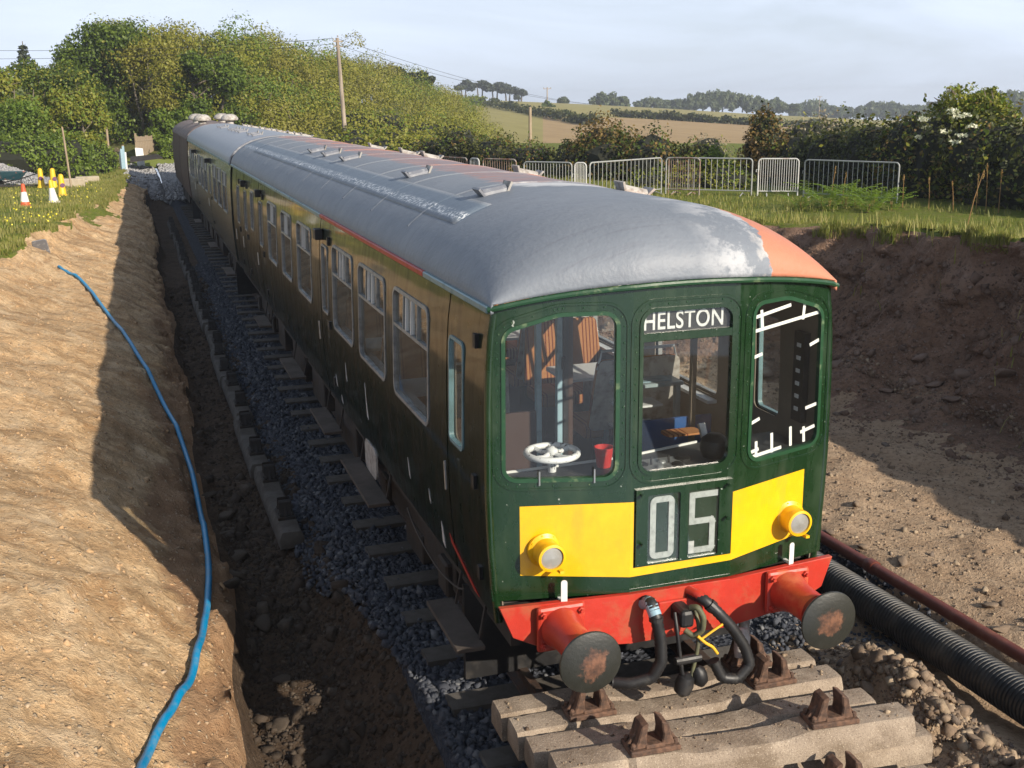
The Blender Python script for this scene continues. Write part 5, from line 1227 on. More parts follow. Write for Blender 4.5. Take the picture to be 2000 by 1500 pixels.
# ------------------------------------------------------------------ crowd barriers on the right
def barrier(ax, ay, bx, by, nb, label, mat='galv', top=3.0, h=1.05):
    a, b = Vector((ax, ay, 0)), Vector((bx, by, 0)); d = (b-a); L = d.length; d.normalize(); nrm = Vector((-d.y, d.x, 0)); base = top-h
    T = thing('crowd_barrier', label, 'barrier', (ax, ay, base), 'crowd barriers along the right bank')
    P = lambda s, z: a+d*s+Vector((0, 0, base+z))
    r = .1; pts = [P(0, .02), P(0, h-r)]+[P(r-r*math.cos(t), h-r+r*math.sin(t)) for t in np.linspace(.2, 1.37, 5)]+[P(r, h), P(L-r, h)]+[P(L-r+r*math.sin(t), h-r+r*math.cos(t)) for t in np.linspace(.2, 1.37, 5)]+[P(L, h-r), P(L, .02)]
    MB().tube(pts, .021, 8).build('frame', mat, T, True); MB().tube([P(0, .16), P(L, .16)], .016, 6).build('bottom_rail', mat, T)
    me = None
    for k in range(1, nb):
        s = L*k/nb
        if me is None: o = MB().tube([(0, 0, .16), (0, 0, h-.01)], .0085, 6).build('bar', mat, None); me = o.data; o.parent = T
        else: o = bpy.data.objects.new('bar', me); COL.objects.link(o); o.parent = T
        o.location = tuple(d*s)
    for s in (.25, L-.25):
        MB().tube([P(s, .03)-nrm*.28, P(s, .1), P(s, .03)+nrm*.28], .016, 6).build('foot', mat, T)
    MB().tube([P(L, .75), P(L, .75)+d*.06, P(L, .68)+d*.06], .01, 6).build('hook', mat, T)
B = [(15.04, 17.6, 13.85, 20.05, 19, 'long grey crowd barrier at the right end, ferns growing before it', 'galv'),
     (14.02, 20.62, 13.08, 21.16, 17, 'short close-barred crowd barrier second from the right end', 'galv_white'),
     (12.94, 21.26, 11.14, 23.0, 15, 'crowd barrier third from the right end, bushes seen through it', 'galv'),
     (11.75, 22.1, 11.2, 22.95, 13, 'rust-streaked barrier leaning behind the left end of the third barrier', 'galv_rusty'),
     (11.02, 23.05, 8.2, 21.62, 18, 'crowd barrier with rusty bars in front of the brown gorse bush', 'galv'),
     (8.1, 21.64, 7.84, 21.82, 8, 'narrow white barrier turned edge-on, left of the barrier with rusty bars', 'galv_white'),
     (7.77, 21.86, 6.8, 23.0, 16, 'crowd barrier just above a roof vent, left of the narrow white one', 'galv'),
     (6.98, 24.2, 6.3, 25.2, 14, 'rusty crowd barrier seventh along, half hidden by the roof', 'galv_rusty'),
     (6.2, 25.3, 6.05, 25.7, 6, 'narrow edge-on barrier beside the leftmost rusty one', 'galv_white'),
     (5.98, 25.8, 5.5, 27.0, 14, 'leftmost rusty crowd barrier rising behind the roof ridge', 'galv_rusty')]
for q in B: barrier(*q)

# ------------------------------------------------------------------ cones, barrow, posts, fence on the left
def cone(x, y, label, kind, s=1., tilt=0):
    T = thing('traffic_cone', label, 'cone', (0, 0, 0), 'traffic cones on the left grass')
    if kind == 'yellow':
        MB().lathe([(.2, 0), (.2, .03), (.15, .1), (.12, .4), (.1, .74), (.09, .8), (.05, .84), (.0, .85)], (0, 0, 0), (0, 0, 1), 16, False).build('cone_body', 'cone_yellow', T, True)
        MB().lathe([(.085, 0), (.085, .006)], (.04, -.13, .42), (.15, -1, .1), 14).build('no_waiting_disc', 'purple', T)
    else:
        a, b_, c = (('cone_orange', 'cone_white', 'cone_orange') if kind == 'orange' else ('cone_yellow', 'cone_white', 'cone_white'))
        MB().lathe([(.09, .54), (.06, .8), (.045, .82), (.0, .82)], (0, 0, 0), (0, 0, 1), 16, False).build('cone_tip', a, T, True)
        MB().lathe([(.145, .2), (.09, .54)], (0, 0, 0), (0, 0, 1), 16, False).build('sleeve', b_, T, True)
        MB().lathe([(.22, 0), (.22, .04), (.18, .05), (.145, .2)], (0, 0, 0), (0, 0, 1), 16, False).build('cone_base', c, T, True)
    T.location = (x, y, zl(x, y)-.01); T.rotation_euler = (0, tilt, random.uniform(0, 6) if kind != 'yellow' else random.uniform(-.3, .3)); T.scale = (s, s, s)
cone(-7.05, 35.2, 'orange and white traffic cone at the left edge of the grass', 'orange', 1., .12)
cone(-6.25, 37.2, 'white traffic cone standing in front of the yellow ones', 'white', 1., .08)
cone(-6.12, 40.4, 'yellow cone beside the white cone, nearest of the yellow ones', 'yellow')
cone(-6.72, 45.6, 'middle yellow cone right behind the white cone', 'yellow', 1.05)
cone(-7.28, 46.6, 'leftmost yellow cone beside the gravel heap', 'yellow')
def post(x, y, h, w, label, mat='post_wood', lean=0, name='wooden_post'):
    T = thing(name, label, 'post', (x, y, zl(x, y)-.1)); z = zl(x, y)-.1
    MB().tube([(x, y, z), (x-lean, y, z+h)], [w, w*.85], 8).build('shaft', mat, T); MB().lathe([(w*.9, 0), (w*.5, .03)], (x-lean, y, z+h), (0, 0, 1), 8).build('cap', mat, T)
post(-6.0, 45.2, 2.65, .045, 'tall thin pale post leaning on the left grass', lean=.12)
def barrow():
    x, y = -8.75, 47.9; z = zl(x, y); T = thing('wheelbarrow', 'blue wheelbarrow parked before the gravel heap', 'wheelbarrow', (x, y, z))
    V = [(-.75, -.3, .35), (.55, -.25, .35), (.55, .25, .35), (-.75, .3, .35), (-.95, -.38, .72), (.85, -.38, .68), (.85, .38, .68), (-.95, .38, .72)]
    o = MB().add([(x+a, y+b, z+c) for a, b, c in V], [(0, 1, 2, 3), (0, 4, 5, 1), (1, 5, 6, 2), (2, 6, 7, 3), (3, 7, 4, 0)]).build('tray', 'barrow_blue', T); m = o.modifiers.new('s', 'SOLIDIFY'); m.thickness = .02
    w = MB().lathe([(.1, -.05), (.17, -.05), (.2, -.03), (.2, .03), (.17, .05), (.1, .05)], (x-.35, y, z+.2), (0, 1, 0), 18).build('wheel', 'rubber', T, True); MB().lathe([(.12, -.04), (.12, .04)], (x-.35, y, z+.2), (0, 1, 0), 12).build('rim', 'vent_pale', w)
    for s in (-.25, .25):
        MB().tube([(x-.4, y+s*.4, z+.2), (x+.5, y+s, z+.36), (x+1.3, y+s*1.1, z+.6)], .018, 6).build('handle', 'black', T); MB().tube([(x+.55, y+s, z+.36), (x+.62, y+s, z)], .016, 6).build('leg', 'black', T)
    for k in range(4):
        yy = 46.9+k*.12; T2 = thing('steel_bar', 'long dark steel bar lying in the grass before the wheelbarrow', 'bar', (-8.5, yy, zl(-8.5, yy)), 'steel bars on the left grass')
        MB().bar((-11.5, yy-.1, zl(-11, yy)+.1), (-6.6, yy+.05*k, zl(-6.6, yy)+.1), .05, .05).build('bar_body', 'under', T2)
    for (bx, by, sx, sy, sz, lab) in ((-6.05, 46.6, 1.1, .4, .4, 'pale stone block behind the thin leaning post'), (-6.0, 50.6, 1.0, .4, .26, 'nearer pale kerb stone right of the thin post'), (-5.6, 52.6, 1.1, .4, .36, 'farther pale kerb stone by the bramble bank')):
        o = MB().box((bx, by, zl(bx, by)+sz/2-.03), (sx, sy, sz), .1).build('stone_block', 'block_stone', None, bevel=.05, seg=2); tag(o, lab, 'stone', 'stone blocks on the grass')
barrow()
def fence():
    def panel(ax, ay, bx, by, h, n, label, z0=1.1):
        T = thing('board_fence', label, 'fence', (ax, ay, z0)); me = None; d = Vector((bx-ax, by-ay, 0)); L = d.length; ang = math.atan2(d.y, d.x); d.normalize()
        for k in range(n):
            s = L*(k+.5)/n
            if me is None: o = MB().box((0, 0, h/2), (L/n*.86, .025, h)).build('board', 'post_wood', None); me = o.data; o.parent = T
            else: o = bpy.data.objects.new('board', me); COL.objects.link(o); o.parent = T
            o.location = tuple(d*s+Vector((0, 0, random.uniform(-.04, .04)))); o.rotation_euler = (0, 0, ang)
        for s in (0, L):
            c = Vector((ax, ay, z0))+d*s; MB().box(tuple(c+Vector((0, .05, h/2+.1))), (.1, .1, h+.2), ang).build('post', 'post_wood', T)
        MB().bar(tuple(Vector((ax, ay-.04, z0+h*.85))), tuple(Vector((bx, by-.04, z0+h*.85))), .04, .08).build('rail', 'post_wood', T)
    panel(-5.3, 68.6, -3.9, 66.8, 1.15, 10, 'broken wooden board fence left of the pale blue sheets', .95)
    panel(-3.1, 68.0, -1.75, 72.0, 1.7, 14, 'taller wooden board fence right of the white board', 1.05)
    T = thing('white_board', 'white board propped against the wooden fence', 'board', (-3.0, 66.2, 1.0)); MB().prism(rpoly([(-3.15, 1.05), (-2.7, 1.05), (-2.75, 2.1), (-3.2, 2.15)], .02, 2), lambda u, v, d: (u, 66.0+d+(v-1)*.12, v), 0, .03).build('sheet', 'white', T)
    T = thing('blue_sheets', 'upright pale blue sheets standing at the end of the bank', 'sheet', (-3.9, 60.4, .9))
    for k, (dx, h, m) in enumerate(((0, 1.35, 'sky_blue'), (.1, 1.5, 'sky_blue'), (-.08, 1.2, 'white'), (.18, 1.15, 'white'))): MB().box((-3.95+dx, 60.4+.12*k, .95+h/2), (.12, .05, h), .1).build('sheet', m, T)
    o = MB().prism([(-3.55, 61.2), (-1.7, 63.4), (-1.9, 66.0), (-3.5, 64.6)], lambda u, v, d: (u, v, 1.5+d+.04*(v-61)), 0, .05).build('dark_sheet', 'under', None); tag(o, 'dark flat sheet lying above the gravel by the fence', 'sheet')
    o = MB().bar((-5.2, 67.0, 1.2), (-3.9, 64.5, 1.9), .05, .06).build('loose_rail', 'post_wood', None); tag(o, 'loose pale rail slanting in front of the broken fence', 'rail')
    post(-4.75, 68.4, 2.35, .08, 'taller square post rising from the broken fence')
fence()
def poles():
    T = thing('utility_pole', 'tall wooden utility pole behind the train roof', 'utility pole', (9.2, 63.6, .8))
    MB().tube([(9.25, 63.6, .6), (9.1, 63.6, 4.5), (8.95, 63.6, 8.45)], [.15, .13, .1], 12).build('pole', 'pole_wood', T, True)
    MB().bar((8.7, 63.55, 8.25), (9.25, 63.55, 8.25), .08, .08).build('crossarm', 'pole_wood', T); MB().bar((8.7, 63.55, 7.95), (9.25, 63.55, 7.95), .06, .06).build('crossarm', 'pole_wood', T)
    for x, z in ((8.72, 8.33), (8.98, 8.5), (8.72, 8.03)): MB().lathe([(.03, 0), (.05, .05), (.03, .1)], (x, 63.55, z), (0, 0, 1), 8).build('insulator', 'vent_pale', T)
    for k, (x0, z0, zend) in enumerate(((8.72, 8.42, 8.6), (8.72, 8.1, 8.0))):
        pts = [(x0+(-22-x0)*t, 63.55+(78-63.55)*t, z0+(zend-z0)*t-1.5*4*t*(1-t)*.35) for t in np.linspace(0, 1, 20)]
        o = MB().tube(pts, .012, 5).build('overhead_wire', 'wire_black', None); tag(o, ['upper overhead wire running left from the pole', 'lower overhead wire running left from the pole'][k], 'wire')
    for k, z0 in enumerate((8.42, 8.05)):
        pts = [(8.95+(45-8.95)*t, 63.6+(110-63.6)*t, z0+(4.2-z0)*t-1.2*4*t*(1-t)*.5) for t in np.linspace(0, 1, 20)]
        o = MB().tube(pts, .012, 5).build('overhead_wire', 'wire_black', None); tag(o, ['upper wire dropping right across the wooded hill', 'lower wire dropping right across the wooded hill'][k], 'wire')
    T = thing('field_post', 'pale stump of a pole standing in the ploughed field', 'post', (22.1, 66, 1.)); MB().tube([(22.1, 66, .2), (22.1, 66, 4.2)], [.12, .1], 10).build('shaft', 'post_wood', T); MB().lathe([(.1, 0), (.05, .04)], (22.1, 66, 4.2), (0, 0, 1), 10).build('cap', 'post_wood', T)
    for x, y, z, zt, lab in ((103.4, 283.5, 1.5, 8.2, 'distant utility pole on the field ridge'), (281.5, 426, -4, 5.5, 'far utility pole on the right skyline')):
        T = thing('utility_pole', lab, 'utility pole', (x, y, z)); MB().tube([(x, y, z), (x, y, zt)], [.2, .15], 8).build('pole', 'pole_wood', T); MB().bar((x-1.1, y, zt-.4), (x+1.1, y, zt-.4), .14, .14).build('crossarm', 'pole_wood', T)
        for dx in (-1, 0, 1): MB().lathe([(.06, 0), (.1, .2), (.05, .35)], (x+dx, y, zt-.35), (0, 0, 1), 6).build('insulator', 'pole_wood', T)
poles()

# ------------------------------------------------------------------ vegetation
def zground(x, y):
    if y > 68: return float(zfar(np.array([x]), np.array([y]))[0])
    return zl(x, y) if x < 0 else zr(x, y)
def tree(name, label, x, y, H, R, mat, n, leaf, base=None, trunk=.16, stems=1, crown0=.3, group=None, bark='bark', lumps=16, open_=.5, flat=.8, mat2=None, twigs=0):
    """tapered trunk(s) with limbs; crown made of many leaf clumps round the limb ends"""
    z0 = (zground(x, y) if base is None else base)-.1
    T = thing(name, label, 'tree', (x, y, z0), group); b = MB(); ends = []
    for s in range(stems):
        a = 2*PI*s/stems+random.random(); off = (.3+.2*random.random())*(stems > 1)
        bx, by = x+off*math.cos(a), y+off*math.sin(a)
        lean = R*.35*(stems > 1); top = Vector((bx+lean*math.cos(a), by+lean*math.sin(a), z0+H*.8))
        pts = [Vector((bx, by, z0)).lerp(top, t)+Vector((random.uniform(-.12, .12)*R*.3, random.uniform(-.12, .12)*R*.3, 0))*(t > 0) for t in np.linspace(0, 1, 6)]
        b.tube(pts, [trunk*(1-.16*i) for i in range(6)], 7)
        for k in range(max(3, lumps//stems)):
            t = random.uniform(crown0, 1.); i = min(4, int(t*5)); p = pts[i].lerp(pts[i+1], t*5-i)
            aa = random.uniform(0, 2*PI); rr = R*random.uniform(.35, .95)*math.sin(min(1, .25+(1-t)*1.1+.15)*PI*.55)**.8
            e = Vector((x+rr*math.cos(aa), y+rr*math.sin(aa), min(z0+H*.93, p.z+random.uniform(.05, .25)*H)))
            m = p.lerp(e, .5)+Vector((0, 0, .12*H*random.uniform(-.3, .6)))
            b.tube([p, m, e], [trunk*.45*(1-t*.5), trunk*.28, trunk*.1], 5); ends.append(e)
    b.build('trunk', bark, T, True)
    C = []; N = []
    ends.append(Vector((x, y, z0+H*.86)))
    per = max(30, n//len(ends))
    for e in ends:
        r = R*random.uniform(.26, .46); c, d = blob(tuple(e), (r, r, r*flat), per, open_, .35); C.append(c); N.append(d)
    C = np.concatenate(C); N = np.concatenate(N); C[:, 2] = np.maximum(C[:, 2], z0+.2)
    leaf_obj('crown', C, leaf, mat, N, T)
    if mat2:
        k = rng.random(len(C)) < .3; leaf_obj('crown_outer_leaves', C[k]+N[k]*leaf*.6, leaf, mat2, N[k], T)  # random share of leaves repeated farther out in a second leaf colour
    if twigs:
        tb = MB()
        for _ in range(twigs):
            e = random.choice(ends); d = Vector((random.gauss(0, 1), random.gauss(0, 1), random.uniform(.2, 1.4))).normalized(); tb.tube([e, e+d*R*.25+Vector((0, 0, .05)), e+d*R*.45], [.03, .02, .008], 4)
        tb.build('bare_twigs', 'bark_pale', T)['kind'] = 'stuff'
    return T
def copse():
    tree('tree', 'tall dark green tree left of the multi-stemmed one, beyond the fence', -4.4, 76., 8.7, 3.2, 'leaf_dark', 22000, .14, 1.2, .22, 1, .12, 'trees beyond the far end of the train', lumps=30, mat2='leaf_bright', flat=.95)
    tree('tree', 'slender multi-stemmed tree with pale branches behind the fence', -1.9, 74., 7.6, 2.6, 'leaf_olive', 11000, .11, 1.3, .13, 5, .3, 'trees beyond the far end of the train', 'bark_pale', 30, .3, mat2='leaf_wood')
    tree('tree', 'round green tree rising behind the brown van roof', 1.8, 73.5, 6.4, 2.5, 'leaf_dark', 16000, .135, 1.5, .18, 2, .25, 'trees beyond the far end of the train', lumps=24, mat2='leaf_bright')
    tree('tree', 'olive tree filling the gap between the dark tree and the skyline', -2.2, 80., 8.6, 3.4, 'leaf_olive', 17000, .135, 1.2, .2, 2, .2, 'trees beyond the far end of the train', lumps=30, mat2='leaf_wood', flat=.95)
    tree('tree', 'leafy green bush tree just above the gravel ramp', -.6, 71.5, 3.4, 1.6, 'leaf_bright', 6000, .14, 1.0, .1, 3, .05, None, lumps=16)
    tree('tree', 'loose tree with pale bare branches at the left edge', -9.6, 64.5, 5.6, 2.4, 'leaf_wood', 8000, .14, 1.2, .12, 4, .2, 'shrubby trees at the left edge', 'bark_pale', 26, .3, mat2='leaf_bright', twigs=22)
    tree('tree', 'spreading yellow-green tree overhanging the bramble bank', -6.6, 64.5, 4.3, 2.1, 'leaf_wood', 8000, .13, 1.2, .12, 4, .2, 'shrubby trees at the left edge', 'bark_pale', 26, .35, mat2='leaf_bright', twigs=10)
    tree('tree', 'low green tree at the foot of the shrubby trees on the left edge', -8.6, 62., 3.6, 1.9, 'leaf_bright', 7000, .13, 1.3, .1, 3, .1, 'shrubby trees at the left edge', lumps=22)
    tree('tree', 'dark tree in the shade behind the shrubby trees', -7.6, 72., 6.0, 2.8, 'leaf_dark', 14000, .13, 1.2, .16, 2, .1, None, lumps=22, mat2='leaf_wood')
    for x, y, H, lab in ((-13., 123, 5.4, 'distant conifer at the left edge'), (-9.5, 133, 5.2, 'second distant conifer right of the first')):
        z0 = float(zfar(np.array([x]), np.array([y]))[0]); T = thing('conifer_tree', lab, 'tree', (x, y, z0), 'distant conifers'); MB().tube([(x, y, z0), (x, y, z0+H)], [.18, .04], 6).build('trunk', 'bark', T)
        C = []
        for k in range(9):
            h = H*(.25+.08*k); r = 1.5*(1-k/10); a = rng.uniform(0, 2*PI, 60); q = np.sqrt(rng.random(60))*r; C.append(np.stack([x+q*np.cos(a), y+q*np.sin(a), z0+h-.15*q+rng.normal(0, .06, 60)], 1))
        leaf_obj('crown', np.concatenate(C), .34, 'leaf_pine', None, T)
    for x, y, H, R, lab in ((-9.0, 118, 3.2, 2.4, 'hazy round tree below the second distant conifer'), (-6.2, 125, 3., 2.2, 'hazy round tree beside the tall dark tree on the left')):
        tree('tree', lab, x, y, H, R, 'leaf_far', 2500, .35, None, .2, 2, .2, 'hazy trees on the left skyline', lumps=14)
copse()
RIDGE = np.array([[-2.9, 81, 9.0], [-1.2, 83, 9.3], [.6, 84, 9.6], [3.8, 86, 9.6], [6.2, 89.7, 9.9], [8.3, 94.5, 9.7], [11.1, 99.2, 9.3], [14.1, 103.8, 9.], [17.3, 109.4, 9.], [19.8, 113., 8.7], [25., 122.1, 8.1], [29.5, 131.3, 7.4], [33.3, 138.6, 6.6], [37.7, 147.8, 5.8], [42.8, 156.8, 4.8]])
FRONT = np.array([[-.4, 75, 3.6], [2.2, 74, 3.6], [5.2, 73.5, 3.4], [8.1, 74.3, 3.0], [12.7, 79.7, 2.4], [18.2, 86.7, 1.9], [22.6, 91.7, 1.6], [26.7, 99., 1.6], [33, 115, 1.8]])
def woodland():
    """the wooded hillside: one closed mass of crowns climbing to the ridge"""
    C = []; N = []; C2 = []; N2 = []; C3 = []; N3 = []; B = MB()
    for s in np.linspace(0, 1, 27):
        q = lambda A: np.array([np.interp(s, np.linspace(0, 1, len(A)), A[:, k]) for k in range(3)])
        f, r = q(FRONT), q(RIDGE)+np.array([0, 0, .9])
        for t in np.linspace(0, 1.08, 8):
            p = f+(r-f)*t+rng.normal(0, .6, 3)*[1, 1, .3]; R = rng.uniform(1.6, 2.6)*(.85+.35*(r[1]/130))
            top = f[2]+(r[2]-f[2])*min(1, t)**.85+rng.uniform(-.5, .25); c0 = np.array([p[0], p[1], top-R*.8])
            n = int(2500*R/2.3); k = 6
            pk = rng.random()
            for _ in range(k):
                d = rng.normal(size=3)*[.55, .55, .35]; rr = R*rng.uniform(.5, .8)
                c, nn = blob(c0+d*R*.9, (rr, rr, rr*.8), n//k, .55, .35); 
                kk = (nn[:, 1] < .5) & (nn[:, 2] > -.5); c, nn = c[kk], nn[kk]
                if pk < .3: C2.append(c); N2.append(nn)
                elif pk > .85: C3.append(c); N3.append(nn)
                else: C.append(c); N.append(nn)
            if rng.random() < .45:
                z0 = c0[2]-R*2; B.tube([(p[0], p[1], z0), (p[0]+.2, p[1]-.3, c0[2]), (p[0]+rng.normal(0, .5), p[1]-R*.5, c0[2]+R*.55)], [.12, .08, .03], 5)
    T = bpy.data.objects.new('woodland', None); COL.objects.link(T); tag(T, 'yellow-green wooded hillside behind the train', 'woodland', kind='stuff'); T.location = (10, 95, 3)
    leaf_obj('canopy', np.concatenate(C), .13, 'leaf_wood', np.concatenate(N)*1.9, T)
    leaf_obj('canopy', np.concatenate(C2), .13, 'leaf_olive', np.concatenate(N2)*1.9, T)
    leaf_obj('canopy', np.concatenate(C3), .13, 'leaf_bright', np.concatenate(N3)*1.9, T)
    B.build('branches', 'bark_pale', T)
    for o in T.children: o['kind'] = 'stuff'
    # bare grey scrub on the ridge
    for x, y, h, lab in ((20.6, 115, 2.0, 'leafless grey tree on the ridge of the wooded hill'), (24., 120.5, 1.8, 'second leafless grey tree on the ridge, right of the first')):
        Tb = thing('bare_tree', lab, 'tree', (x, y, 7.2), 'leafless trees on the ridge'); b = MB()
        for k in range(60):
            a = random.uniform(-.9, .9); e = Vector((math.sin(a)*h*random.uniform(.6, 1.2), random.uniform(-.8, .8), h*math.cos(a)*random.uniform(.7, 1.1))); b.tube([(x, y, 7.0), tuple(Vector((x, y, 7.2))+e*.5), tuple(Vector((x, y, 7.2))+e)], [.05, .03, .012], 4)
        b.build('branches', 'bark_pale', Tb)
    for x, y, z, lab in ((27., 126, 6.4, 'dark wind-bent tree on the ridge, nearer of two'), (31., 133, 6.0, 'dark wind-bent tree on the ridge, farther of two')):
        tree('tree', lab, x, y, 2.9, 2., 'leaf_pine', 2500, .26, z-.6, .12, 1, .4, 'wind-bent trees on the ridge', lumps=9, flat=.6)
woodland()
bm_ = bmesh.new(); bmesh.ops.create_icosphere(bm_, subdivisions=2, radius=1.); CORE = (np.array([q.co for q in bm_.verts]), np.array([[q.index for q in p.verts] for p in bm_.faces])); bm_.free()
def shrub(name, label, pts, mat, n, leaf, cat='bush', group=None, mats=(), stems=8, top=None, ragged=.0):
    """pts: list of (x, y, z_centre, rx, ry, rz) clumps"""
    x, y = pts[0][0], pts[0][1]; T = thing(name, label, cat, (x, y, zground(x, y)), group); tot = sum(p[3]*p[5] for p in pts)
    C = []; N = []
    for p in pts:
        c, d = blob(p[:3], p[3:6], int(n*p[3]*p[5]/tot), .55, .45); C.append(c); N.append(d)
    C = np.concatenate(C); N = np.concatenate(N)
    if ragged:
        k = rng.random(len(C)) < .06; C[k] += N[k]*np.minimum(rng.exponential(ragged, k.sum()), ragged*1.6)[:, None]
    pick = rng.integers(0, 1+len(mats), len(C)); f = fbm(C[:, 0]*.9, C[:, 1]*.9, C[:, 2]*.9, 2, 5)
    for i, m in enumerate((mat,)+tuple(mats)):
        k = (pick == i) if i == 0 else ((pick == i) & (f > -.05)); 
        if i == 0: k = k | ((pick > 0) & (f <= -.05))
        if k.any(): leaf_obj('foliage', C[k], leaf, m, N[k], T)
    cb = MB()
    for p in pts:
        v, f = CORE; k = 1+.2*fbm(v[:, 0]*2+p[0], v[:, 1]*2+p[1], v[:, 2]*2, 2, 3); cb.add(np.array(p[:3])+v*k[:, None]*np.array(p[3:6])*.8, f.tolist())
    cb.build('dark_core', 'hedge_core', T)['kind'] = 'stuff'  # solid near-black lumps added inside the foliage to darken its gaps
    b = MB()
    for _ in range(stems):
        p = random.choice(pts); g = zground(p[0], p[1])-.1; e = Vector((p[0]+random.uniform(-.6, .6)*p[3], p[1]+random.uniform(-.6, .6)*p[4], p[2]+.4*p[5])); b.tube([(p[0], p[1], g), tuple((Vector((p[0], p[1], g))+e)/2+Vector((.1, 0, .1))), tuple(e)], [.05, .035, .012], 5)
    b.build('stems', 'bark', T)['kind'] = 'stuff'; return T
def hedges():
    # hedge behind the barriers, left part
    DZ = -.22; L = [(8.9, 41.2, 2.4, 1.0, 1.0, .95), (9.6, 39, 2.7, 1.2, 1.3, 1.1), (10.4, 37, 2.55, 1.2, 1.4, 1.0), (11.2, 34.8, 2.4, 1.2, 1.5, .95), (12.0, 32.5, 2.45, 1.1, 1.4, 1.05), (12.6, 30.6, 2.6, 1.1, 1.4, 1.0), (13.6, 29.2, 2.7, 1.2, 1.3, 1.05), (14.6, 28.4, 2.4, 1., 1.1, .95), (10.6, 36, 1.8, 1.3, 2.5, .8), (12.2, 32, 1.7, 1.3, 2.5, .8), (14, 29, 1.7, 1.2, 1.6, .8)]
    L = [(a, b, c+DZ, d, e, f) for a, b, c, d, e, f in L]
    shrub('hedge', 'long dark hedge behind the barriers on the right of the train', L, 'leaf_hedge', 30000, .085, 'hedge', 'hedges behind the barriers', ('leaf_gorse', 'leaf_dark'), 20, ragged=.1)
    shrub('gorse_bush', 'brown-topped gorse bush rising from the middle of the dark hedge', [(12.9, 31.8, 2.95, .95, 1.0, .95), (13.5, 31., 2.75, .85, .9, .7), (12.3, 32.2, 2.6, .7, .8, .65)], 'leaf_gorse', 9000, .07, 'bush', None, ('leaf_hedge',), 10, ragged=.15)
    shrub('bush', 'pale green bush at the right end of the dark hedge', [(15.0, 28.0, 2.4, .8, .8, .8), (15.4, 27.4, 2.0, .7, .7, .7)], 'leaf_bright', 5000, .08, 'bush', None, ('leaf_hedge',), 6, ragged=.1)
    shrub('gorse_bush', 'upright brown gorse clump at the left end of the tall right hedge', [(16.1, 25.9, 3.4, .62, .6, .85), (16.2, 25.6, 2.6, .8, .7, .8), (15.9, 26, 2.9, .6, .6, .7)], 'leaf_gorse', 8000, .07, 'bush', None, ('leaf_hedge',), 10, ragged=.12)
    R = [(16.6, 24.4, 2.6, 1.0, 1.0, 1.1), (16.9, 23., 2.8, 1.1, 1.2, 1.15), (17., 21.4, 2.9, 1.2, 1.2, 1.2), (17.1, 19.8, 3.0, 1.3, 1.2, 1.25), (17.2, 18.3, 3.1, 1.4, 1.3, 1.35), (17.3, 16.8, 3.0, 1.5, 1.3, 1.3), (17.3, 15.2, 2.9, 1.4, 1.3, 1.25), (17.5, 13.6, 2.9, 1.4, 1.2, 1.25), (17.6, 12., 2.9, 1.4, 1.2, 1.2), (17., 22., 2., 1.2, 2., .9), (17.2, 19, 2., 1.3, 2., 1.), (17.3, 16, 2., 1.4, 2., 1.), (17.4, 13, 2., 1.4, 2., 1.)]
    shrub('hedge', 'tall dark hedge filling the right edge behind the longest barrier', R, 'leaf_hedge', 38000, .08, 'hedge', 'hedges behind the barriers', ('leaf_gorse', 'leaf_dark', 'leaf_wood'), 30, ragged=.16)
    tree('hawthorn_tree', 'bushy hawthorn with a few white blossoms rising from the right hedge', 17.4, 17.9, 3.05, 1.0, 'leaf_wood', 9000, .065, 1.9, .09, 3, .35, None, lumps=34, open_=.4, mat2='leaf_bright', twigs=30)
    T = thing('blossom', 'sprays of white hawthorn blossom on the right hedge', 'blossom', (16.4, 18, 3.9)); T['kind'] = 'stuff'
    C = np.concatenate([blob((16.1+rng.normal(0, .15), 17.2+rng.uniform(-1, 1.4), 3.75+rng.uniform(-.25, .55)), (.16, .16, .05), 40, .2)[0] for _ in range(12)]); leaf_obj('petals', C, .05, 'blossom', None, T)['kind'] = 'stuff'
    # low scrub in the gap beyond the third barrier
    shrub('bush', 'wispy grey-green bush in the field gap beyond the third barrier', [(20.5, 38, 2.3, .9, .9, .9), (21.2, 36, 1.6, 1.1, 1.2, .8), (19.5, 36, 1.2, 1.4, 1.4, .7)], 'leaf_twig', 3500, .07, 'bush', None, ('leaf_wood',), 14, ragged=.2)
    shrub('bush', 'yellow-green bushes seen through the bars of the third barrier', [(14.0, 24.8, 2.0, .9, .8, .65), (13.2, 25.6, 2.0, .9, .8, .6), (12.4, 26.4, 1.9, .9, .8, .5)], 'leaf_wood', 6000, .06, 'bush', None, ('leaf_bright',), 8, ragged=.12)
    shrub('bush', 'grey twiggy scrub on the field side of the upright gorse clump', [(21., 31, 2.6, 2., 1.5, 1.3), (23.5, 29, 2.5, 2., 1.5, 1.2)], 'leaf_twig', 6000, .09, 'bush', None, ('leaf_wood', 'leaf_hedge'), 14, ragged=.2)
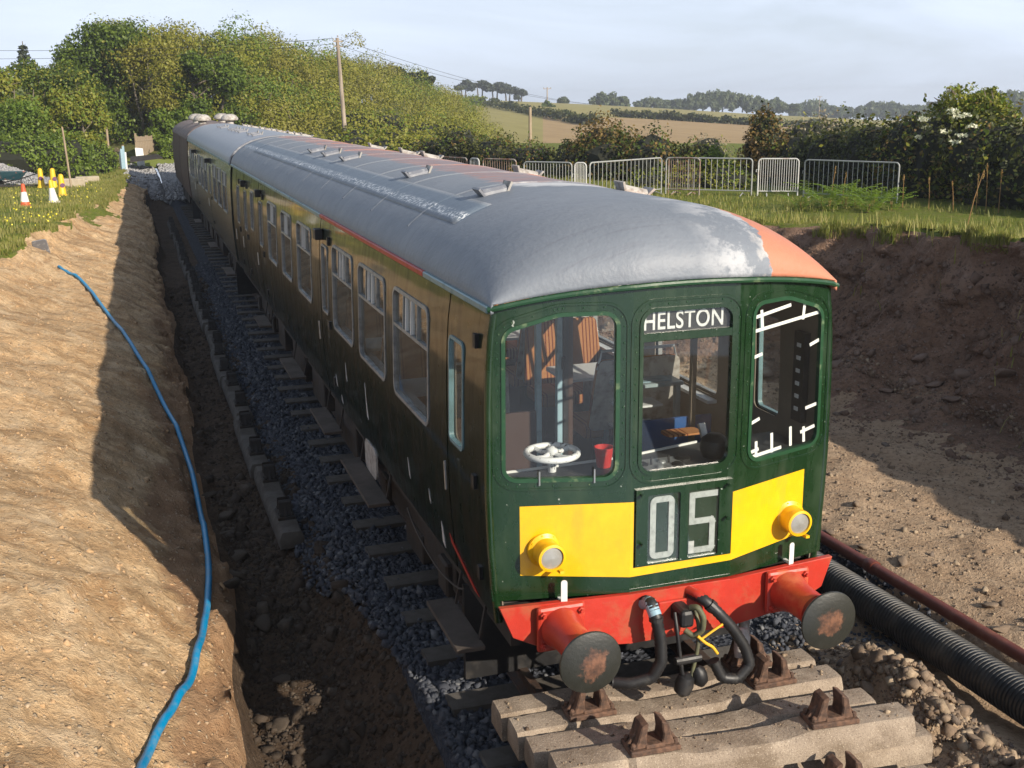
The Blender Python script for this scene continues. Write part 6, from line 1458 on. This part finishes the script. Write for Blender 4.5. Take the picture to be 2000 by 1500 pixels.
    shrub('bush', 'green scrub below the wooded hill behind the train roof', [(8.6, 58, 2.0, 1.6, 1.4, 1.0), (10.4, 57, 1.9, 1.6, 1.4, .9), (12.0, 56, 1.8, 1.6, 1.4, .9), (13.6, 58, 1.8, 1.8, 1.6, .9), (9.6, 63, 2.0, 2., 1.6, 1.2), (12, 64, 1.8, 2.2, 1.6, 1.2), (15, 64, 1.5, 2.4, 1.8, 1.1), (18, 66, 1.2, 2.4, 1.8, 1.0), (14.4, 76.5, 2.6, 2.2, 2, 1.5), (16.8, 78, 2.2, 2.2, 2, 1.4), (19, 80, 1.9, 2.2, 2, 1.3), (12.2, 76, 2.8, 2., 2, 1.5), (21.5, 84, 1.8, 2.4, 2, 1.3)], 'leaf_wood', 44000, .13, 'bush', None, ('leaf_olive', 'leaf_bright'), 14, ragged=.15)
    # brambles on the left
    Br = [(-9.6, 55.4, 2.1, 2.0, 1.5, 1.2), (-8.2, 57.6, 2.2, 1.8, 1.6, 1.2), (-6.9, 60., 2.0, 1.5, 1.6, 1.1), (-5.7, 62.3, 1.7, 1.3, 1.4, .9), (-5.0, 64., 1.5, 1., 1.2, .7), (-11.5, 58, 2.6, 2., 2, 1.4), (-5.2, 58.6, 1.2, .8, 1., .5), (-6.3, 57., 1.2, 1., 1.2, .5)]
    shrub('bramble_bank', 'bright green bramble bank behind the cones on the left', Br, 'leaf_bright', 24000, .11, 'brambles', None, ('leaf_dark', 'leaf_bright'), 10, ragged=.1)
    shrub('bush', 'green bush growing at the end of the gravel ramp by the van', [(-.9, 68.8, 1.7, .9, .9, .8), (-1.9, 73.5, 2.0, 1., 1., 1.)], 'leaf_bright', 6000, .1, 'bush', None, ('leaf_dark',), 5, ragged=.1)
hedges()
def far_trees():
    for k, (x, y, zt, w, lab) in enumerate(((115.6, 406, 12.9, 4.6, 'leftmost flat-topped pine of the clump on the skyline'), (121.5, 404.5, 12.7, 5.2, 'second flat-topped pine of the skyline clump'), (126.8, 403, 12.2, 5.4, 'third flat-topped pine of the skyline clump'), (131.3, 401.5, 11.2, 4.8, 'fourth flat-topped pine of the skyline clump'), (135.6, 400, 9.2, 3.6, 'rightmost low pine of the skyline clump'))):
        z0 = 4.4; T = thing('pine_tree', lab, 'tree', (x, y, z0), 'pines on the skyline'); b = MB()
        for s in (-.35, .3): b.tube([(x+s*w*.4, y, z0), (x+s*w*.55, y, z0+(zt-z0)*.5), (x+s*w*.8, y, zt-1.2)], [.32, .24, .1], 6)
        b.build('trunk', 'bark', T); C = []; N = []
        for _ in range(8):
            dx = random.uniform(-.8, .8); c, d = blob((x+w*dx*.75, y+random.uniform(-1.5, 1.5), zt-1.2-1.8*dx*dx-random.uniform(0, 1.8)*(random.random() < .5)), (w*.33, w*.33, .85), 260, .4, .4); C.append(c); N.append(d)
        leaf_obj('crown', np.concatenate(C), .65, 'leaf_pine', np.concatenate(N), T)
    protos = []
    def round_tree(x, y, z0, H, R, lab, grp, mat='leaf_far'):
        if len(protos) < 6: T = tree('tree', lab, x, y, H, R, mat, 1500, .7, z0, .3, 1, .15, grp, lumps=14, flat=.85); protos.append((T, H, R)); return
        P, h, r = random.choice(protos); T = copy_tree(P); T.location = (x, y, z0-.1); T.scale = (R/r, R/r, H/h); T.rotation_euler = (0, 0, random.uniform(0, 6)); T['label'] = lab; T['group'] = grp
    round_tree(160, 380, 2., 5.2, 4.2, 'larger round tree alone on the field skyline', 'round trees on the field skyline')
    round_tree(166.4, 377.5, 1.6, 3.9, 3.4, 'smaller round tree touching the larger one on the field skyline', 'round trees on the field skyline')
    round_tree(146.7, 385, 2.9, 2.9, 2., 'tiny round tree on the skyline right of the distant pole', 'round trees on the field skyline')
    for k in range(16):
        x = 199+k*3.6; y = 428-k*1.75; H = [3.6, 4.2, 3.4, 4.0, 4.6, 5.2, 6.2, 6.6, 6.8, 6.2, 5.4, 4.8, 5.0, 4.6, 4.0, 3.6][k]
        round_tree(x, y, .6-k*.12, H, 3.4+.12*H, 'hazy round tree in the belt along the middle of the skyline', 'tree belt on the middle skyline')
    for k in range(22):
        x = 318+k*4.4+random.uniform(-1, 1); y = 499-k*3.1; H = 5.5+1.6*math.sin(k*1.1)+random.uniform(0, 1.5)
        round_tree(x, y, -5.2-k*.08, H+.06*k, 5.2, 'blue-green hazy tree in the distant right-hand wood', 'trees of the distant right-hand wood')
    for k in range(9):
        round_tree(318+k*4., 374-k*3., -2.6-.2*k, 7+1.3*math.sin(k)+.25*k, 5.2, 'hazy tree on the hill at the right edge of the skyline', 'trees on the right-edge hill')
    # field hedges
    def hedge_line(pts, h, lab, mat='leaf_hedge', w=1.2, n=2600):
        P = np.array(pts, float); t = rng.random(n)*(len(P)-1); x = np.interp(t, range(len(P)), P[:, 0])+rng.normal(0, w*.5, n); y = np.interp(t, range(len(P)), P[:, 1])+rng.normal(0, w*.5, n)
        T = thing('field_hedge', lab, 'hedge', (P[0, 0], P[0, 1], float(zfar(P[:1, 0], P[:1, 1])[0])), 'field hedges')
        hh = h*(1+.35*fbm(t*9, t*0, t*0, 3, 8)); z = zfar(x, y)+rng.random(n)**.7*hh; leaf_obj('foliage', np.stack([x, y, z], 1), .5, mat, None, T)
        b = MB()
        for q in np.linspace(0, len(P)-1, 12): xx = np.interp(q, range(len(P)), P[:, 0]); yy = np.interp(q, range(len(P)), P[:, 1]); zz = float(zfar(np.array([xx]), np.array([yy]))[0]); b.tube([(xx, yy, zz-.2), (xx+.2, yy, zz+h*.8)], [.08, .03], 4)
        b.build('stems', 'bark', T)
    def pol(az, D): return (CX+D*math.sin(rad(az)), CY+D*math.cos(rad(az)))
    hedge_line([pol(16.4, 330), pol(17.5, 285), pol(18.8, 250), pol(20.2, 225), pol(21.6, 205), pol(22.6, 195)], 1.5, 'dark hedge slanting down between the two fields')
    hedge_line([pol(23.5, 245), pol(26, 240), pol(28, 236), pol(31, 232), pol(35, 228)], 1.3, 'level hedge across the right-hand field', n=3000)
    hedge_line([pol(14, 300), pol(15.5, 315), pol(17, 330)], 1.6, 'bushy hedge where the wooded hill meets the field', 'leaf_wood')
    T = tree('tree', 'ivy-covered bush at the foot of the distant pole', 102.5, 281, 3.2, 2.4, 'leaf_dark', 900, .5, 1.2, .2, 1, .05, None, lumps=8)
far_trees()
# ---- grass
def blades(P, h, w, mat, name, label, bend=.35, cat='grass'):
    n = len(P); a = rng.uniform(0, 2*PI, n); hh = h*rng.uniform(.5, 1.3, n); d = np.stack([np.cos(a), np.sin(a), 0*a], 1); t = np.stack([-np.sin(a), np.cos(a), 0*a], 1)*(w*rng.uniform(.7, 1.3, n))[:, None]
    b = (rng.random(n)*bend*hh)[:, None]*d; up = np.stack([0*a, 0*a, hh], 1)
    V = np.stack([P-t, P+t, P+t*.7+b*.35+up*.55, P-t*.7+b*.35+up*.55, P+b+up], 1).reshape(-1, 3); k = np.arange(n)*5
    F = np.concatenate([np.stack([k, k+1, k+2], 1), np.stack([k, k+2, k+3], 1), np.stack([k+3, k+2, k+4], 1)])
    o = mesh_np(name, V, F, mat); return tag(o, label, cat, kind='stuff')
def grass():
    P = bank_pts(LX, LY, LZ, 17, 60, 60000, .69, .86); k = (P[:, 0] > -14); P = P[k]; f = fbm(P[:, 0]*1.1, P[:, 1]*1.1, 0*P[:, 0], 3, 90)
    P = P[(f > -.35)]; e = np.array([lx_edge(q) for q in P[:, 1]]); P = P[P[:, 0] < e+.15+.2*rng.random(len(P))]
    blades(P, .13, .011, 'grass_blade', 'short_grass', 'short grass on the left of the cutting')
    P = bank_pts(LX, LY, LZ, 36, 58, 14000, .60, .73); blades(P, .16, .014, 'grass_blade', 'bank_turf', 'turf hanging over the far lip of the left bank')
    P = bank_pts(RX, RY, RZ, 3, 40, 70000, .70, .86); k = (P[:, 0] < 19) & (P[:, 0] > 3.2); P = P[k]; P[:, 2] -= .02
    f = fbm(P[:, 0]*.8, P[:, 1]*.8, 0*P[:, 0], 3, 91); P = P[f > -.45]
    f = fbm(P[:, 0]*1.7, P[:, 1]*1.7, 0*P[:, 0], 3, 93); P = P[f > -.3+.6*(rng.random(len(P))-.5)]
    blades(P, .17, .010, 'grass_blade', 'long_grass', 'long bright grass along the top of the right bank', .6)
    # lush tufts and hanging grass on the lip itself
    P = []
    for y in np.arange(5, 28, .012):
        x = np.interp(y, [q[0] for q in R_EDGE], [q[1] for q in R_EDGE])+rng.normal(.55, .5); P.append((x, y, zr(x, y)-.02))
    P = np.array(P); f = fbm(P[:, 0]*1.5, P[:, 1]*1.5, 0*P[:, 0], 3, 95); P = P[f > -.1]
    blades(P, .28, .012, 'grass_blade', 'lip_grass', 'rank grass on the lip of the right bank', .8)
    # yellow flowers
    P = bank_pts(LX, LY, LZ, 24, 46, 260, .70, .80); P[:, 2] += rng.uniform(.08, .2, len(P)); P = P[P[:, 0] > -10]; tag(leaf_obj('buttercups', P, .05, 'flower_yellow', None, None, 1.), 'yellow flowers scattered in the left grass', 'flowers', kind='stuff')
grass()
def ferns():
    def fern(x, y, s, label, group):
        z = zr(x, y)-.02; T = thing('fern', label, 'fern', (x, y, z), group); V = []; F = []
        for k in range(14):
            a = 2*PI*k/14+random.uniform(-.3, .3); L = 1.45*s*random.uniform(.7, 1.1); n = 11
            for i in range(n):
                t = (i+1)/n; c = Vector((x+math.cos(a)*L*t*.75, y+math.sin(a)*L*t*.75, z+L*(1.15*t-.62*t*t))); side = Vector((-math.sin(a), math.cos(a), 0)); w = .2*s*(1-t)**.6+.03; fw = Vector((math.cos(a), math.sin(a), .1))*.05*s
                for sg in (-1, 1):
                    b0 = len(V); V += [tuple(c), tuple(c+side*sg*w*.5+fw*.2), tuple(c+side*sg*w+fw*1.4-Vector((0, 0, .02))), tuple(c+side*sg*w*.4+fw*1.2)]; F.append((b0, b0+1, b0+2, b0+3))
        mesh_np('fronds', np.array(V), np.array(F), 'leaf_fern', False, T); b = MB()
        for k in range(4): b.tube([(x, y, z), (x+random.uniform(-.1, .1)*s, y+random.uniform(-.1, .1)*s, z+.4*s)], [.008, .004], 4)
        b.build('stalks', 'dry_stalk', T)
    for x, y, s in ((12.4, 17.0, .75), (12.8, 16.6, .8), (13.3, 16.9, .7), (12.1, 16.2, .7), (13.0, 15.8, .7), (13.7, 16.0, .6), (12.6, 15.4, .6), (13.9, 16.9, .6), (11.7, 16.8, .55)): fern(x, y, s, 'green fern in the clump before the longest barrier', 'ferns on the right bank')
    for k, (x, y, h) in enumerate(((12.7, 12.2, 1.15), (14.3, 16.4, .8), (14.6, 15.8, .75), (14.9, 15.3, .7), (15.3, 15.0, .9), (15.6, 14.6, 1.0), (15.5, 14.9, 1.1), (13.2, 17.8, .9), (13.4, 17.6, .8))):
        z = zr(x, y); T = thing('dry_stalk', 'single tall dry stalk leaning over the lip of the right bank' if k == 0 else ('russet dock stalk among the ferns by the longest barrier' if k > 6 else 'dry upright stalk on the grass right of the longest barrier'), 'plant', (x, y, z), 'dry stalks on the right bank')
        lean = .3 if k == 0 else random.uniform(-.12, .12); MB().tube([(x, y, z), (x+lean*.4, y, z+h*.5), (x+lean, y, z+h)], [.012, .009, .006], 5).build('stem', 'dry_stalk', T)
        c, d = blob((x+lean, y, z+h*.92), (.022, .022, .1*h), 40, .2); leaf_obj('seed_head', c, .022, 'dry_stalk', None, T)
ferns()

# ------------------------------------------------------------------ air: thin even haze round the whole place
def haze():
    o = MB().box((100, 550, -15), (3400, 1840, 62)).build('haze', 'desk', None); tag(o, 'thin pale haze over the fields and far trees', 'haze', kind='stuff')
    m = bpy.data.materials.new('haze_air'); m.use_nodes = True; nt = m.node_tree; nt.nodes.clear(); out = nt.nodes.new('ShaderNodeOutputMaterial'); v = nt.nodes.new('ShaderNodeVolumePrincipled')
    v.inputs['Color'].default_value = (.82, .88, .97, 1); v.inputs['Density'].default_value = .00055; v.inputs['Anisotropy'].default_value = .2
    nt.links.new(v.outputs[0], out.inputs['Volume']); o.data.materials.clear(); o.data.materials.append(m)
haze()
